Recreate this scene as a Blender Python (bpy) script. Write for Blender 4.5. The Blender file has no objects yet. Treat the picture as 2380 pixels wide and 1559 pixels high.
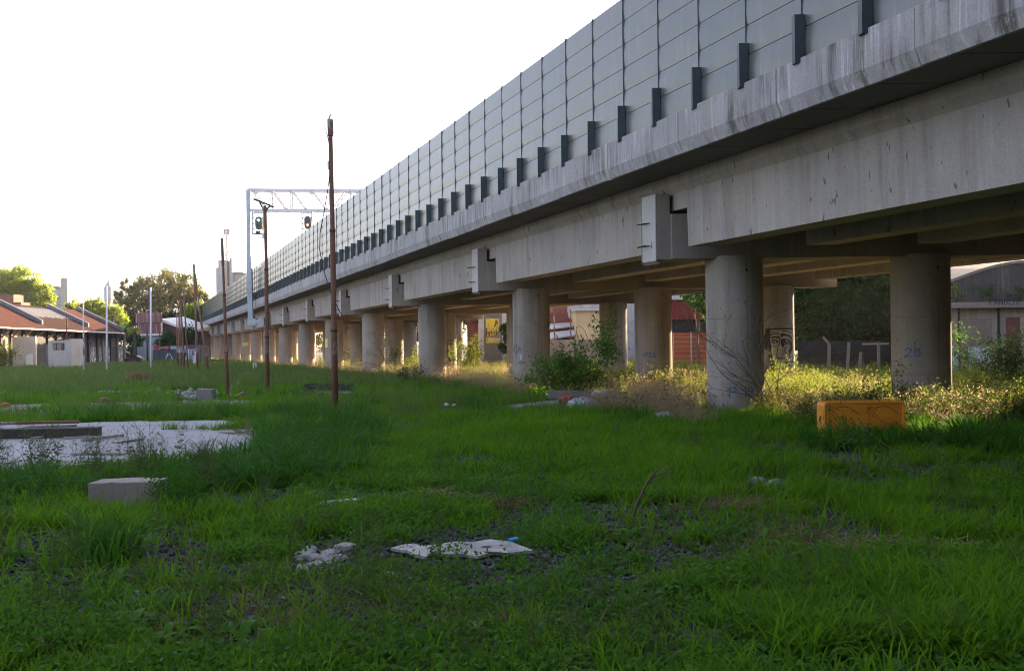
import bpy, math, random
import numpy as np
from math import radians as R, sin, cos, tan, atan, pi
from mathutils import Matrix, Vector

# ------------------------------------------------------------------ camera, world, sun, exposure
S = bpy.context.scene
S.view_settings.view_transform = 'Standard'
S.view_settings.look = 'None'
S.view_settings.gamma = 1.0
S.view_settings.exposure = 2.6
F, CX, CY, Y0, ROLL, H = 2380.0, 1190.0, 779.5, 791.83, 0.01147, 1.95
PITCH = atan((Y0 - CY) / F)
cam = bpy.data.cameras.new('camera')
cam.lens = 36.0; cam.sensor_width = 36.0; cam.clip_end = 4000; cam.clip_start = 0.1
camo = bpy.data.objects.new('camera', cam); S.collection.objects.link(camo); S.camera = camo
_r = Vector((1, 0, 0)); _u = Vector((0, -sin(PITCH), cos(PITCH))); _f = Vector((0, cos(PITCH), sin(PITCH)))
_rr = _r * cos(ROLL) - _u * sin(ROLL); _uu = _r * sin(ROLL) + _u * cos(ROLL)
camo.matrix_world = Matrix(((_rr.x, _uu.x, -_f.x, 0), (_rr.y, _uu.y, -_f.y, 0), (_rr.z, _uu.z, -_f.z, H), (0, 0, 0, 1)))
SUN_AZ, SUN_EL = R(40), R(16.5)          # azimuth from +Y towards +X
w = bpy.data.worlds.new('World'); S.world = w; w.use_nodes = True
nt = w.node_tree
sky = nt.nodes.new('ShaderNodeTexSky'); sky.sky_type = 'NISHITA'; sky.sun_disc = False
sky.sun_elevation = SUN_EL; sky.sun_rotation = SUN_AZ; sky.air_density = 1.0; sky.dust_density = 1.6; sky.ozone_density = 1.4
hs = nt.nodes.new('ShaderNodeHueSaturation'); hs.inputs['Saturation'].default_value = .62   # thin milky haze over the whole sky
mw = nt.nodes.new('ShaderNodeMix'); mw.data_type = 'RGBA'; mw.blend_type = 'MULTIPLY'; mw.inputs[0].default_value = 1; mw.inputs[7].default_value = (1.05, .97, 1.02, 1)
nt.links.new(sky.outputs[0], hs.inputs['Color']); nt.links.new(hs.outputs[0], mw.inputs[6]); nt.links.new(mw.outputs[2], nt.nodes['Background'].inputs[0])
nt.nodes['Background'].inputs[1].default_value = 0.093
sd = bpy.data.lights.new('sun', 'SUN'); sd.energy = 5.0; sd.angle = R(0.6); sd.color = (1.0, 0.72, 0.42)
so = bpy.data.objects.new('sun', sd); S.collection.objects.link(so)
sdir = Vector((sin(SUN_AZ) * cos(SUN_EL), cos(SUN_AZ) * cos(SUN_EL), sin(SUN_EL)))
so.rotation_euler = sdir.to_track_quat('Z', 'Y').to_euler()
so.location = (60, 60, 60)
S.cycles.max_bounces = 8
S.cycles.filter_width = 1.0
S.cycles.transparent_max_bounces = 16

rng = np.random.default_rng(7)
random.seed(7)

# ------------------------------------------------------------------ projection helpers (photo pixels in a 2380 wide frame)
def project(P):
    P = np.atleast_2d(np.asarray(P, float))
    X, Y, Z = P[:, 0], P[:, 1], P[:, 2] - H
    c, s = cos(PITCH), sin(PITCH)
    d = Y * c + Z * s; u = -Y * s + Z * c
    a, b = X / d * F, -u / d * F
    return np.stack([CX + a * cos(ROLL) + b * sin(ROLL), CY - a * sin(ROLL) + b * cos(ROLL)], 1)

def ray(px, py):
    a, b = px - CX, py - CY
    a, b = a * cos(ROLL) - b * sin(ROLL), a * sin(ROLL) + b * cos(ROLL)
    c, s = cos(PITCH), sin(PITCH)
    return Vector((a / F, c + s * b / F, s - c * b / F))

def gz(x, y):
    return -0.0055 * np.maximum(0, np.asarray(y) - 30) + (0.035 * np.sin(x * 0.9 + 1.3) * np.sin(np.asarray(y) * 0.7) + 0.03 * np.sin(x * 0.31 + np.asarray(y) * 0.23)) / (1 + np.exp((np.clip(y, -50, 60) - 13.5) / 1.2))

def G(px, py, up=0.0):
    d = ray(px, py); z = 0.0
    for _ in range(6):
        t = (z + up - H) / d.z
        x, y = d.x * t, d.y * t
        z = float(gz(x, y))
    return Vector((x, y, z))

def D(px, py, depth):
    d = ray(px, py); t = depth / d.y
    return Vector((d.x * t, depth, H + d.z * t))

# ------------------------------------------------------------------ mesh helpers
C = S.collection
class MB:
    def __init__(s): s.v = []; s.f = []; s.m = []; s.n = 0
    def add(s, v, f, mi=0):
        v = [tuple(p) for p in v]
        s.v += v; s.f += [tuple(i + s.n for i in q) for q in f]; s.m += [mi] * len(f); s.n += len(v); return s
    def box(s, a, b, mi=0):
        x0, y0, z0 = a; x1, y1, z1 = b
        return s.hexa([(x0, y0, z0), (x1, y0, z0), (x1, y1, z0), (x0, y1, z0), (x0, y0, z1), (x1, y0, z1), (x1, y1, z1), (x0, y1, z1)], mi)
    def hexa(s, p, mi=0):
        return s.add(p, [(0, 3, 2, 1), (4, 5, 6, 7), (0, 1, 5, 4), (1, 2, 6, 5), (2, 3, 7, 6), (3, 0, 4, 7)], mi)
    def obox(s, c, dx, dy, dz, sx, sy, sz, mi=0):
        c = Vector(c); dx = Vector(dx).normalized() * sx / 2; dy = Vector(dy).normalized() * sy / 2; dz = Vector(dz).normalized() * sz / 2
        return s.hexa([c - dx - dy - dz, c + dx - dy - dz, c + dx + dy - dz, c - dx + dy - dz, c - dx - dy + dz, c + dx - dy + dz, c + dx + dy + dz, c - dx + dy + dz], mi)
    def bar(s, a, b, w_, h_=None, mi=0, up=(0, 0, 1)):
        a, b = Vector(a), Vector(b); d = (b - a)
        up = Vector(up)
        if abs(d.normalized().dot(up)) > .98: up = Vector((0, 1, 0))
        sx = d.cross(up).normalized(); sz = sx.cross(d).normalized()
        return s.obox((a + b) / 2, d, sx, sz, d.length, w_, h_ or w_, mi)
    def tube(s, pts, rad, n=8, mi=0, cap=True):
        pts = [Vector(p) for p in pts]
        if not hasattr(rad, '__len__'): rad = [rad] * len(pts)
        rings = []; prev = None
        for i, p in enumerate(pts):
            t = (pts[min(i + 1, len(pts) - 1)] - pts[max(i - 1, 0)])
            if t.length < 1e-9: t = Vector((0, 0, 1))
            t.normalize()
            ref = prev if prev is not None else (Vector((1, 0, 0)) if abs(t.x) < .9 else Vector((0, 1, 0)))
            a = (ref - t * ref.dot(t)).normalized(); b = t.cross(a); prev = a
            rings.append([p + (a * cos(2 * pi * k / n) + b * sin(2 * pi * k / n)) * rad[i] for k in range(n)])
        v = [q for r in rings for q in r]; f = []
        for i in range(len(pts) - 1):
            for k in range(n):
                k2 = (k + 1) % n
                f.append((i * n + k, i * n + k2, (i + 1) * n + k2, (i + 1) * n + k))
        if cap: f.append(tuple(range(n - 1, -1, -1))); f.append(tuple((len(pts) - 1) * n + k for k in range(n)))
        return s.add(v, f, mi)
    def build(s, name, mat, parent=None, smooth=False, bevel=0, origin=None):
        me = bpy.data.meshes.new(name)
        o0 = Vector(origin) if origin is not None else (parent_origin(parent) if parent else Vector((0, 0, 0)))
        me.from_pydata([(p[0] - o0.x, p[1] - o0.y, p[2] - o0.z) for p in s.v], [], s.f)
        mats = mat if isinstance(mat, (list, tuple)) else [mat]
        for m in mats: me.materials.append(m)
        if len(mats) > 1: me.polygons.foreach_set('material_index', s.m)
        if smooth: me.polygons.foreach_set('use_smooth', [True] * len(me.polygons))
        me.update()
        o = bpy.data.objects.new(name, me); C.objects.link(o)
        if parent: o.parent = parent; o.location = (0, 0, 0)
        else: o.location = o0
        if bevel:
            b = o.modifiers.new('bevel', 'BEVEL'); b.width = bevel; b.segments = 2; b.limit_method = 'ANGLE'; b.angle_limit = R(40)
        return o

def parent_origin(p):
    v = Vector((0, 0, 0))
    while p: v += p.location; p = p.parent
    return v

def empty(name, loc):
    o = bpy.data.objects.new(name, None); C.objects.link(o); o.location = loc; o.empty_display_size = .3; return o

def tag(o, label=None, cat=None, group=None, kind=None):
    if label: o['label'] = label
    if cat: o['category'] = cat
    if group: o['group'] = group
    if kind: o['kind'] = kind
    return o

def np_mesh(name, verts, faces, mat, attrs=None, smooth=False):
    me = bpy.data.meshes.new(name)
    nv, nf = len(verts), len(faces); k = faces.shape[1]
    me.vertices.add(nv); me.vertices.foreach_set('co', np.asarray(verts, np.float32).ravel())
    me.loops.add(nf * k); me.loops.foreach_set('vertex_index', faces.astype(np.int32).ravel())
    me.polygons.add(nf); me.polygons.foreach_set('loop_start', np.arange(nf, dtype=np.int32) * k)
    if smooth: me.polygons.foreach_set('use_smooth', np.ones(nf, bool))
    if attrs:
        for an, av in attrs.items():
            at = me.attributes.new(an, 'FLOAT', 'POINT'); at.data.foreach_set('value', np.asarray(av, np.float32))
    for m in (mat if isinstance(mat, (list, tuple)) else [mat]): me.materials.append(m)
    me.update(calc_edges=True); me.validate()
    return me

# ------------------------------------------------------------------ materials
def newmat(name):
    m = bpy.data.materials.new(name); m.use_nodes = True
    return m, m.node_tree, m.node_tree.nodes['Principled BSDF']

def N(t, typ, **kw):
    n = t.nodes.new(typ)
    for k, v in kw.items(): setattr(n, k, v)
    return n

def ramp(t, src, stops):
    r = t.nodes.new('ShaderNodeValToRGB'); e = r.color_ramp.elements
    while len(e) < len(stops): e.new(0.5)
    for i, (p, c) in enumerate(stops):
        e[i].position = p; e[i].color = (c, c, c, 1) if not hasattr(c, '__len__') else (*c, 1)
    t.links.new(src, r.inputs[0]); return r.outputs[0]

def noise(t, vec, scale, detail=4, rough=.55, mscale=None, loc=None):
    if mscale or loc:
        mp = t.nodes.new('ShaderNodeMapping')
        if mscale: mp.inputs['Scale'].default_value = mscale
        if loc: mp.inputs['Location'].default_value = loc
        t.links.new(vec, mp.inputs[0]); vec = mp.outputs[0]
    n = t.nodes.new('ShaderNodeTexNoise'); n.inputs['Scale'].default_value = scale; n.inputs['Detail'].default_value = detail; n.inputs['Roughness'].default_value = rough
    t.links.new(vec, n.inputs['Vector']); return n.outputs[0]

def mix(t, fac, a, b, mode='MIX'):
    n = t.nodes.new('ShaderNodeMix'); n.data_type = 'RGBA'; n.blend_type = mode
    for idx, val in ((0, fac), (6, a), (7, b)):
        if isinstance(val, (int, float)): n.inputs[idx].default_value = val if idx == 0 else (val, val, val, 1)
        elif hasattr(val, '__len__'): n.inputs[idx].default_value = (*val, 1)
        else: t.links.new(val, n.inputs[idx])
    return n.outputs[2]

def bump(t, b, src, strength=.3, dist=.02):
    n = t.nodes.new('ShaderNodeBump'); n.inputs['Strength'].default_value = strength; n.inputs['Distance'].default_value = dist
    t.links.new(src, n.inputs['Height']); t.links.new(n.outputs[0], b.inputs['Normal'])

def simple(name, col, rough=.7, metal=0, var=.25, scale=4, bmp=.15, spec=.5, coord='Object', stretch=None):
    m, t, b = newmat(name)
    tc = N(t, 'ShaderNodeTexCoord').outputs[coord]
    n1 = noise(t, tc, scale, 6, .6, mscale=stretch)
    f = ramp(t, n1, [(.3, 0), (.7, 1)])
    c = mix(t, f, tuple(x * (1 - var) for x in col), tuple(min(1, x * (1 + var)) for x in col))
    t.links.new(c, b.inputs['Base Color'])
    b.inputs['Roughness'].default_value = rough; b.inputs['Metallic'].default_value = metal
    b.inputs['Specular IOR Level'].default_value = spec
    if bmp: bump(t, b, noise(t, tc, scale * 8, 4), bmp, .01)
    return m

def mixf(t, src, k):
    n = N(t, 'ShaderNodeMath', operation='MULTIPLY'); t.links.new(src, n.inputs[0]); n.inputs[1].default_value = k; return n.outputs[0]

def mulf(t, a, b):
    n = N(t, 'ShaderNodeMath', operation='MULTIPLY'); t.links.new(a, n.inputs[0]); t.links.new(b, n.inputs[1]); return n.outputs[0]

def concrete(name, base, streak=.5, dark=(.09, .085, .08), white=.3, spots=.5, scale=1.0, warm=(.30, .24, .18)):
    m, t, b = newmat(name)
    tc = N(t, 'ShaderNodeTexCoord').outputs['Object']
    big = ramp(t, noise(t, tc, .45 * scale, 5, .6), [(.3, 0), (.72, 1)])
    c = mix(t, big, tuple(x * .82 for x in base), tuple(x * 1.12 for x in base))
    c = mix(t, ramp(t, noise(t, tc, .9, 3, .5, loc=(7, 3, 1)), [(.45, 0), (.8, .55)]), c, warm)
    st = noise(t, tc, 1.0, 5, .65, mscale=(3.2 * scale, 3.2 * scale, .2 * scale))
    msk = ramp(t, noise(t, tc, .55 * scale, 3, .5, loc=(5, 5, 5)), [(.38, .1), (.6, 1)])
    c = mix(t, mulf(t, ramp(t, st, [(.46, 0), (.64, streak)]), msk), c, dark)
    st2 = noise(t, tc, 1.0, 5, .7, mscale=(9 * scale, 9 * scale, .35 * scale), loc=(3.3, 1.7, 9))
    c = mix(t, mulf(t, ramp(t, st2, [(.52, 0), (.66, white)]), ramp(t, noise(t, tc, .5 * scale, 3, .5, loc=(2, 9, 1)), [(.4, .1), (.62, 1)])), c, (.62, .62, .63))
    sp = noise(t, tc, 1.0, 2, .5, mscale=(7, 7, 2.6), loc=(1, 8, 4))
    c = mix(t, ramp(t, sp, [(.69, 0), (.705, spots)]), c, tuple(x * .6 for x in dark))
    fine = ramp(t, noise(t, tc, 22, 6, .7), [(.3, .82), (.7, 1.12)])
    c = mix(t, 1.0, c, fine, 'MULTIPLY')
    t.links.new(c, b.inputs['Base Color'])
    b.inputs['Roughness'].default_value = .88; b.inputs['Specular IOR Level'].default_value = .25
    bump(t, b, noise(t, tc, 30, 6, .7), .35, .01)
    return m

def leafmat(name, c1, c2, c3=None, trans=.35, nscale=.35, rough=.65, spec=.08):
    m, t, b = newmat(name)
    at = N(t, 'ShaderNodeAttribute', attribute_name='rnd').outputs['Fac']
    geo = N(t, 'ShaderNodeNewGeometry').outputs['Position']
    oi = N(t, 'ShaderNodeObjectInfo').outputs['Random']
    big = ramp(t, noise(t, geo, nscale, 3), [(.35, 0), (.65, 1)])
    a2 = N(t, 'ShaderNodeMath', operation='ADD'); t.links.new(at, a2.inputs[0]); t.links.new(oi, a2.inputs[1])
    a3 = N(t, 'ShaderNodeMath', operation='FRACT'); t.links.new(a2.outputs[0], a3.inputs[0])
    c = mix(t, a3.outputs[0], c1, c2)
    c = mix(t, mixf(t, big, .55), c, c3 or tuple((x + y) / 2 for x, y in zip(c1, c2)))
    t.links.new(c, b.inputs['Base Color']); b.inputs['Roughness'].default_value = rough
    b.inputs['Specular IOR Level'].default_value = spec
    tr = N(t, 'ShaderNodeBsdfTranslucent')
    c2n = mix(t, .5, c, tuple(min(1, v * 1.8) for v in c2))
    t.links.new(c2n, tr.inputs[0])
    ms = N(t, 'ShaderNodeMixShader'); ms.inputs[0].default_value = trans
    t.links.new(b.outputs[0], ms.inputs[1]); t.links.new(tr.outputs[0], ms.inputs[2])
    t.links.new(ms.outputs[0], t.nodes['Material Output'].inputs[0])
    return m


def corrugated(name, col, rust, period=.2, axis='Y', rough=.6, amount=.6, metal=.0):
    m, t, b = newmat(name)
    tc = N(t, 'ShaderNodeTexCoord').outputs['Object']
    n1 = noise(t, tc, .8, 6, .65)
    n2 = noise(t, tc, 1, 4, .6, mscale=(.6, 3, .6))
    c = mix(t, ramp(t, n1, [(.35, 0), (.65, amount)]), col, rust)
    c = mix(t, ramp(t, n2, [(.5, 0), (.75, .5)]), c, tuple(x * .5 for x in rust))
    t.links.new(c, b.inputs['Base Color']); b.inputs['Roughness'].default_value = rough; b.inputs['Metallic'].default_value = metal; b.inputs['Specular IOR Level'].default_value = .1
    w_ = N(t, 'ShaderNodeTexWave', bands_direction=axis); w_.inputs['Scale'].default_value = 1 / period * .31416 * .5 * 2
    t.links.new(tc, w_.inputs['Vector']); bump(t, b, w_.outputs[1], .6, .03)
    return m

M = {}
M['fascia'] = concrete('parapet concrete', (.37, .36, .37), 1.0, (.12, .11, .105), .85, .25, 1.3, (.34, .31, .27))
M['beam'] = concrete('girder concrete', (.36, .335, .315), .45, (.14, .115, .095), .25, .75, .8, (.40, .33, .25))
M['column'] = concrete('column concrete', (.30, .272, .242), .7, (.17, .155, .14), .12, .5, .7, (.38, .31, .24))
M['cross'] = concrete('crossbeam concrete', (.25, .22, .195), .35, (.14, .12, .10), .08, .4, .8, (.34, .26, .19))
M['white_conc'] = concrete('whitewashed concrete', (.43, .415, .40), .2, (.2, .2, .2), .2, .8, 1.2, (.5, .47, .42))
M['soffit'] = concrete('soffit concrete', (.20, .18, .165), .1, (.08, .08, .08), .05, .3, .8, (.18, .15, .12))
M['seam'] = simple('formwork seam', (.15, .14, .125), .9)
M['dark'] = simple('dark void', (.02, .02, .022), .9)
M['post'] = simple('dark green steel', (.018, .032, .036), .45, .3, .3, 3)
M['mullion'] = simple('dark mullion', (.06, .065, .065), .5, .3)
M['rust'] = None
def rustmat(name, c1, c2, c3, th=.55):
    m, t, b = newmat(name)
    tc = N(t, 'ShaderNodeTexCoord').outputs['Object']
    c = mix(t, ramp(t, noise(t, tc, 3, 6, .7), [(.35, 0), (.65, 1)]), c1, c2)
    c = mix(t, ramp(t, noise(t, tc, 1, 5, .7, mscale=(2, 2, .8), loc=(4, 4, 4)), [(th, 0), (th + .06, 1)]), c, c3)
    t.links.new(c, b.inputs['Base Color']); b.inputs['Roughness'].default_value = .8
    bump(t, b, noise(t, tc, 40, 5, .7), .4, .005)
    return m
M['rust'] = rustmat('rusty steel', (.17, .070, .034), (.095, .046, .028), (.26, .21, .18), .60)
M['rust2'] = rustmat('rust with faded paint', (.19, .085, .045), (.12, .062, .04), (.30, .28, .26), .55)
M['whitepaint'] = rustmat('chipped white paint', (.66, .67, .70), (.58, .60, .64), (.3, .16, .1), .72)
M['mottled'] = rustmat('white paint flaking to rust', (.62, .60, .58), (.5, .46, .42), (.26, .13, .08), .53)
M['galv'] = simple('galvanised steel', (.30, .34, .40), .5, .3, .2, 3)
M['galvlight'] = simple('pale galvanised steel', (.46, .48, .53), .5, .2, .15, 3)
M['signal_body'] = simple('signal black casing', (.03, .035, .035), .5)

# noise barrier panel: satin coated metal
m, t, b = newmat('barrier panel'); M['panel'] = m
tc = N(t, 'ShaderNodeTexCoord').outputs['Object']
c = mix(t, ramp(t, noise(t, tc, 1.3, 5, .6), [(.3, 0), (.7, 1)]), (.10, .125, .132), (.14, .152, .152))
c = mix(t, ramp(t, noise(t, tc, 1, 4, .7, mscale=(6, 6, .5)), [(.55, 0), (.8, .35)]), c, (.42, .38, .33))
oi_ = N(t, 'ShaderNodeObjectInfo').outputs['Random']
c = mix(t, mixf(t, oi_, .5), c, (.19, .18, .16))
t.links.new(c, b.inputs['Base Color']); b.inputs['Metallic'].default_value = .42; b.inputs['Roughness'].default_value = .30

def emis(name, col, s):
    m, t, b = newmat(name); b.inputs['Base Color'].default_value = (*col, 1); b.inputs['Emission Color'].default_value = (*col, 1); b.inputs['Emission Strength'].default_value = s; return m
def plain(name, col, rough=.7): return simple(name, col, rough, 0, .12, 6, .05)
M['blue_ink'] = plain('blue paint', (.03, .10, .33))
M['darkblue_ink'] = plain('dark blue paint', (.03, .045, .10))
M['black_ink'] = plain('black paint', (.012, .010, .010))
M['grey_ink'] = plain('grey paint', (.36, .32, .26))
M['white_ink'] = plain('white paint', (.72, .70, .66))
M['red_ink'] = plain('red paint', (.35, .05, .04))
M['cream_ink'] = plain('cream paint', (.5, .42, .32))
M['pale_blue_ink'] = plain('pale blue paint', (.30, .40, .52))

# ------------------------------------------------------------------ viaduct geometry
X0, RR, CR, GG, G2, D0, STEP = 6.0216, -.35839, -.18511e-4, -.00489, .09612e-4, 27.2536, 14.3353
def vx(y):
    t = y - 27; return X0 + RR * t + CR * t * t
def vz(y):
    t = y - 27; return GG * t + G2 * t * t
def yb(n): return D0 + STEP * n
def V(off, y, z): return (vx(y) + off, y, z + vz(y))
SP = 4.95
N0, N1 = -5, 19
via = empty('railway_viaduct', V(4.95, yb(0), 0)); via.location.z = 0
tag(via, 'long concrete railway viaduct on three rows of round columns, crossing the overgrown lot', 'viaduct')

def sweep(mb, profile, ya, ybb, nseg=4, mi=0, cap=True):
    """profile: list of (off,z) closed; swept along viaduct from y=ya to y=ybb"""
    k = len(profile); v = []; f = []
    for i in range(nseg + 1):
        y = ya + (ybb - ya) * i / nseg
        v += [V(o, y, z) for o, z in profile]
    for i in range(nseg):
        for j in range(k):
            j2 = (j + 1) % k
            f.append((i * k + j, i * k + j2, (i + 1) * k + j2, (i + 1) * k + j))
    if cap: f.append(tuple(range(k - 1, -1, -1))); f.append(tuple(nseg * k + j for j in range(k)))
    mb.add(v, f, mi)

RC = .752
def column(n, j):
    y = yb(n); x = vx(y) + SP * j
    z1 = 4.10 + vz(y); z0 = float(gz(x, y)) - .4
    ns = 40; mb = MB()
    zs = [z0]
    for s_ in (.95, 2.45):
        zs += [s_ - .012, s_ - .006, s_ + .006, s_ + .012]
    zs += [z1]
    rs = [RC] + [RC, RC - .012, RC - .012, RC] * 2 + [RC]
    v = []; f = []
    for z, r in zip(zs, rs):
        v += [(x + r * cos(2 * pi * k / ns), y + r * sin(2 * pi * k / ns), z) for k in range(ns)]
    for i in range(len(zs) - 1):
        for k in range(ns):
            k2 = (k + 1) % ns; f.append((i * ns + k, i * ns + k2, (i + 1) * ns + k2, (i + 1) * ns + k))
    f.append(tuple((len(zs) - 1) * ns + k for k in range(ns)))
    mb.add(v, f, 0)
    # vertical formwork seam and the small tie hole
    for a in (-pi / 2 + .22 + .15 * ((n * 7 + j * 3) % 3), pi * .4):
        r = RC + .003; wd = .008
        p = [(x + r * cos(a + s_ * wd / r), y + r * sin(a + s_ * wd / r)) for s_ in (-1, 1)]
        mb.add([(p[0][0], p[0][1], z0), (p[1][0], p[1][1], z0), (p[1][0], p[1][1], z1 - .1), (p[0][0], p[0][1], z1 - .1)], [(0, 1, 2, 3)], 1)
        a2 = a; r2 = RC + .004
        cc = Vector((x + r2 * cos(a2), y + r2 * sin(a2), 3.72)); tn = Vector((-sin(a2), cos(a2), 0))
        mb.add([cc + tn * .035 * cos(q * pi / 4) + Vector((0, 0, .035 * sin(q * pi / 4))) for q in range(8)], [tuple(range(8))], 2)
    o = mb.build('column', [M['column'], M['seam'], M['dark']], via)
    me = o.data
    sm = [len(p.vertices) == 4 for p in me.polygons]; me.polygons.foreach_set('use_smooth', sm)
    md = o.modifiers.new('es', 'EDGE_SPLIT'); md.split_angle = R(35)
    return o
cols = {}
for n in range(N0, N1):
    for j in range(3):
        cols[(n, j)] = column(n, j)

# crossbeams (half-joint bents)
for n in range(N0, N1):
    y = yb(n); dz = vz(y); x = vx(y); mb = MB()
    L, Rr = -2.26, 2 * SP + 2.26
    def hb(o0, o1, ya, yb_, z0, z1, mi=0):
        pts = []
        for z in (z0, z1):
            for (o_, yy) in ((o0, ya), (o1, ya), (o1, yb_), (o0, yb_)):
                pts.append((vx(y + yy) + o_ if abs(o_ - L) < 1e-6 or abs(o_ - Rr) < 1e-6 or True else 0, y + yy, z + dz))
        mb.hexa(pts, mi)
    hb(L + .36, Rr - .36, -.5, .5, 4.04, 5.22)             # body with ledges
    hb(L + .36, Rr - .36, -.06, .30, 5.22, 5.9)            # stem
    # end cheeks, full height, with a chamfered foot
    for s_ in (0, 1):
        o0 = L if s_ == 0 else Rr - .357
        hb(o0, o0 + .357, -.42, .42, 4.035, 5.755, 0)
    # whitewashed outer skin on the cheek, 6 mm proud, its foot turned out
    yy = (-.425, .28)
    pts = []
    for z in (4.0, 5.75):
        for (o_, q) in ((L - .035, yy[0]), (L - .002, yy[0]), (L - .002, yy[1]), (L - .035, yy[1])):
            pts.append((vx(y + q) + o_, y + q, z + dz))
    mb.hexa(pts, 1)
    mb.add([(vx(y - .42) + L - .035, y - .42, 4.0 + dz), (vx(y + .4) + L - .035, y + .4, 4.0 + dz), (vx(y + .4) + L + .10, y + .4, 3.93 + dz), (vx(y - .42) + L + .10, y - .42, 3.93 + dz)], [(0, 1, 2, 3)], 1)
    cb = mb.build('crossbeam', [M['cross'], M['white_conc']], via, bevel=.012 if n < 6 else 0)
    # reinforcement bars sticking out of the cheek
    if n < 9:
        for z in (4.42, 5.02):
            for q in (-.14, -.04, .06, .16):
                rb = MB(); p = Vector((vx(y + q) + L - .03, y + q, z + dz + .02 * q)); rb.tube([p, p + Vector((-.20 - .05 * random.random(), -.02, -.03 * random.random()))], .014, 6)
                rb.build('reinforcement_bar', M['post'], cb)
    if n < 5:
        for off in (-1.3, 1.5, 4.5, 7.5, 11.2):
            be = MB(); be.box((vx(y - .3) + off - .2, y - .48, 5.225 + dz), (vx(y - .3) + off + .2, y - .2, 5.262 + dz)); be.build('bearing_pad', M['dark'], cb)

# girders with dapped ends, deck slab, parapets
GO = [(-1.78, -.95), (1.25, 2.05), (4.1, 4.9), (7.0, 7.8), (10.0, 10.8)][:]
GO[-1] = (2 * SP + .95, 2 * SP + 1.78)
for n in range(N0, N1 - 1):
    ya, yc = yb(n), yb(n + 1)
    for gi, (a, b_) in enumerate(GO):
        mb = MB()
        zb, zt, zn = 4.31, 5.75, 5.31
        # body
        sweep(mb, [(a, zt), (a + .03, zb), (b_ - .03, zb), (b_, zt)][::-1], ya + 1.02 - .0, yc - 1.02, 4)
        # nibs over the ledges
        for (q0, q1) in ((ya + .33, ya + 1.022), (yc - 1.022, yc - .09)):
            sweep(mb, [(a, zt), (a, zn), (b_, zn), (b_, zt)][::-1], q0, q1, 1)
        # slanted transition at the dap
        # top flange
        sweep(mb, [(a - .14, 6.2), (a - .14, 5.94), (a + .002, 5.748), (b_ - .002, 5.748), (b_ + .14, 5.94), (b_ + .14, 6.2)][::-1], ya + .012, yc - .012, 4)
        mb.build('girder', M['beam'], via)
    mb = MB()
    sweep(mb, [(-3.2, 6.53), (-3.2, 6.203), (13.1, 6.203), (13.1, 6.53)][::-1], ya + .01, yc - .01, 4)
    # soffit plank seams: thin strips hanging 4 mm below the cantilever slab
    for k in range(8):
        yy = ya + (k + .5) * STEP / 8
        p = [V(-3.18, yy, 6.199), V(-1.93, yy, 6.199), V(-1.93, yy + .035, 6.199), V(-3.18, yy + .035, 6.199)]
        mb.add(p, [(0, 1, 2, 3)], 1)
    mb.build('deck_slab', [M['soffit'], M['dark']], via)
    # parapet fascia panels, four to a span
    for side in (0, 1):
        segs = [0, .235, .485, .74, 1.0]
        for k in range(4):
            q0 = ya + segs[k] * STEP + .012; q1 = ya + segs[k + 1] * STEP - .012
            if k == 0: q0 = ya + .05
            if k == 3: q1 = yc - .16
            jx = random.uniform(-.012, .012) if side == 0 else 0; jz = random.uniform(-.012, .012)
            prof = [(-3.40 + jx, 7.137 + jz), (-3.40 + jx, 6.47 + jz), (-3.30 + jx, 6.192 + jz), (-3.205, 6.192 + jz), (-3.10, 6.57), (-3.16, 7.137 + jz)]
            if side: prof = [(2 * SP - o_, z) for o_, z in prof][::-1]
            mb = MB(); sweep(mb, prof, q0, q1, 2)
            mb.build('parapet_panel', M['fascia'], via, bevel=.012 if n < 4 else 0)
    mb = MB()
    sweep(mb, [(-3.415, 7.15), (-3.415, 6.47), (-3.315, 6.18), (-3.2, 6.18), (-3.2, 7.15)], yc - .15, yc - .005, 1)
    mb.build('joint_strip', M['white_conc'], via)

# ------------------------------------------------------------------ painted marks laid on columns (cells on the cylinder surface)
def seg_dist(px, py, poly):
    d = np.full(px.shape, 1e9)
    for (x0, y0), (x1, y1) in zip(poly[:-1], poly[1:]):
        dx, dy = x1 - x0, y1 - y0; L2 = dx * dx + dy * dy + 1e-12
        t_ = np.clip(((px - x0) * dx + (py - y0) * dy) / L2, 0, 1)
        d = np.minimum(d, np.hypot(px - x0 - t_ * dx, py - y0 - t_ * dy))
    return d
def in_poly(px, py, poly):
    ins = np.zeros(px.shape, bool); j = len(poly) - 1
    for i in range(len(poly)):
        xi, yi = poly[i]; xj, yj = poly[j]
        c_ = ((yi > py) != (yj > py)) & (px < (xj - xi) * (py - yi) / (yj - yi + 1e-12) + xi)
        ins ^= c_; j = i
    return ins
def paint(name, parent, layers, x0, x1, z0, z1, cell, mats, surf, label=None):
    """layers: list of (kind, points, width, matindex) in (u,z) metres; surf(u,z)->xyz. Later layers win."""
    us = np.arange(x0, x1, cell); zs = np.arange(z0, z1, cell)
    U, Z = np.meshgrid(us + cell / 2, zs + cell / 2)
    mi = np.full(U.shape, -1)
    for kind, pts, wd, k in layers:
        if kind == 'p': mask = in_poly(U, Z, pts)
        else: mask = seg_dist(U, Z, pts) < wd / 2
        mi[mask] = k
    mb = MB()
    for r_, c_ in zip(*np.nonzero(mi >= 0)):
        u, z = us[c_], zs[r_]
        mb.add([surf(u, z), surf(u + cell, z), surf(u + cell, z + cell), surf(u, z + cell)], [(0, 1, 2, 3)], int(mi[r_, c_]))
    if not mb.v: return None
    o = mb.build(name, mats, parent)
    if label: o['label'] = label
    return o
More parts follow.
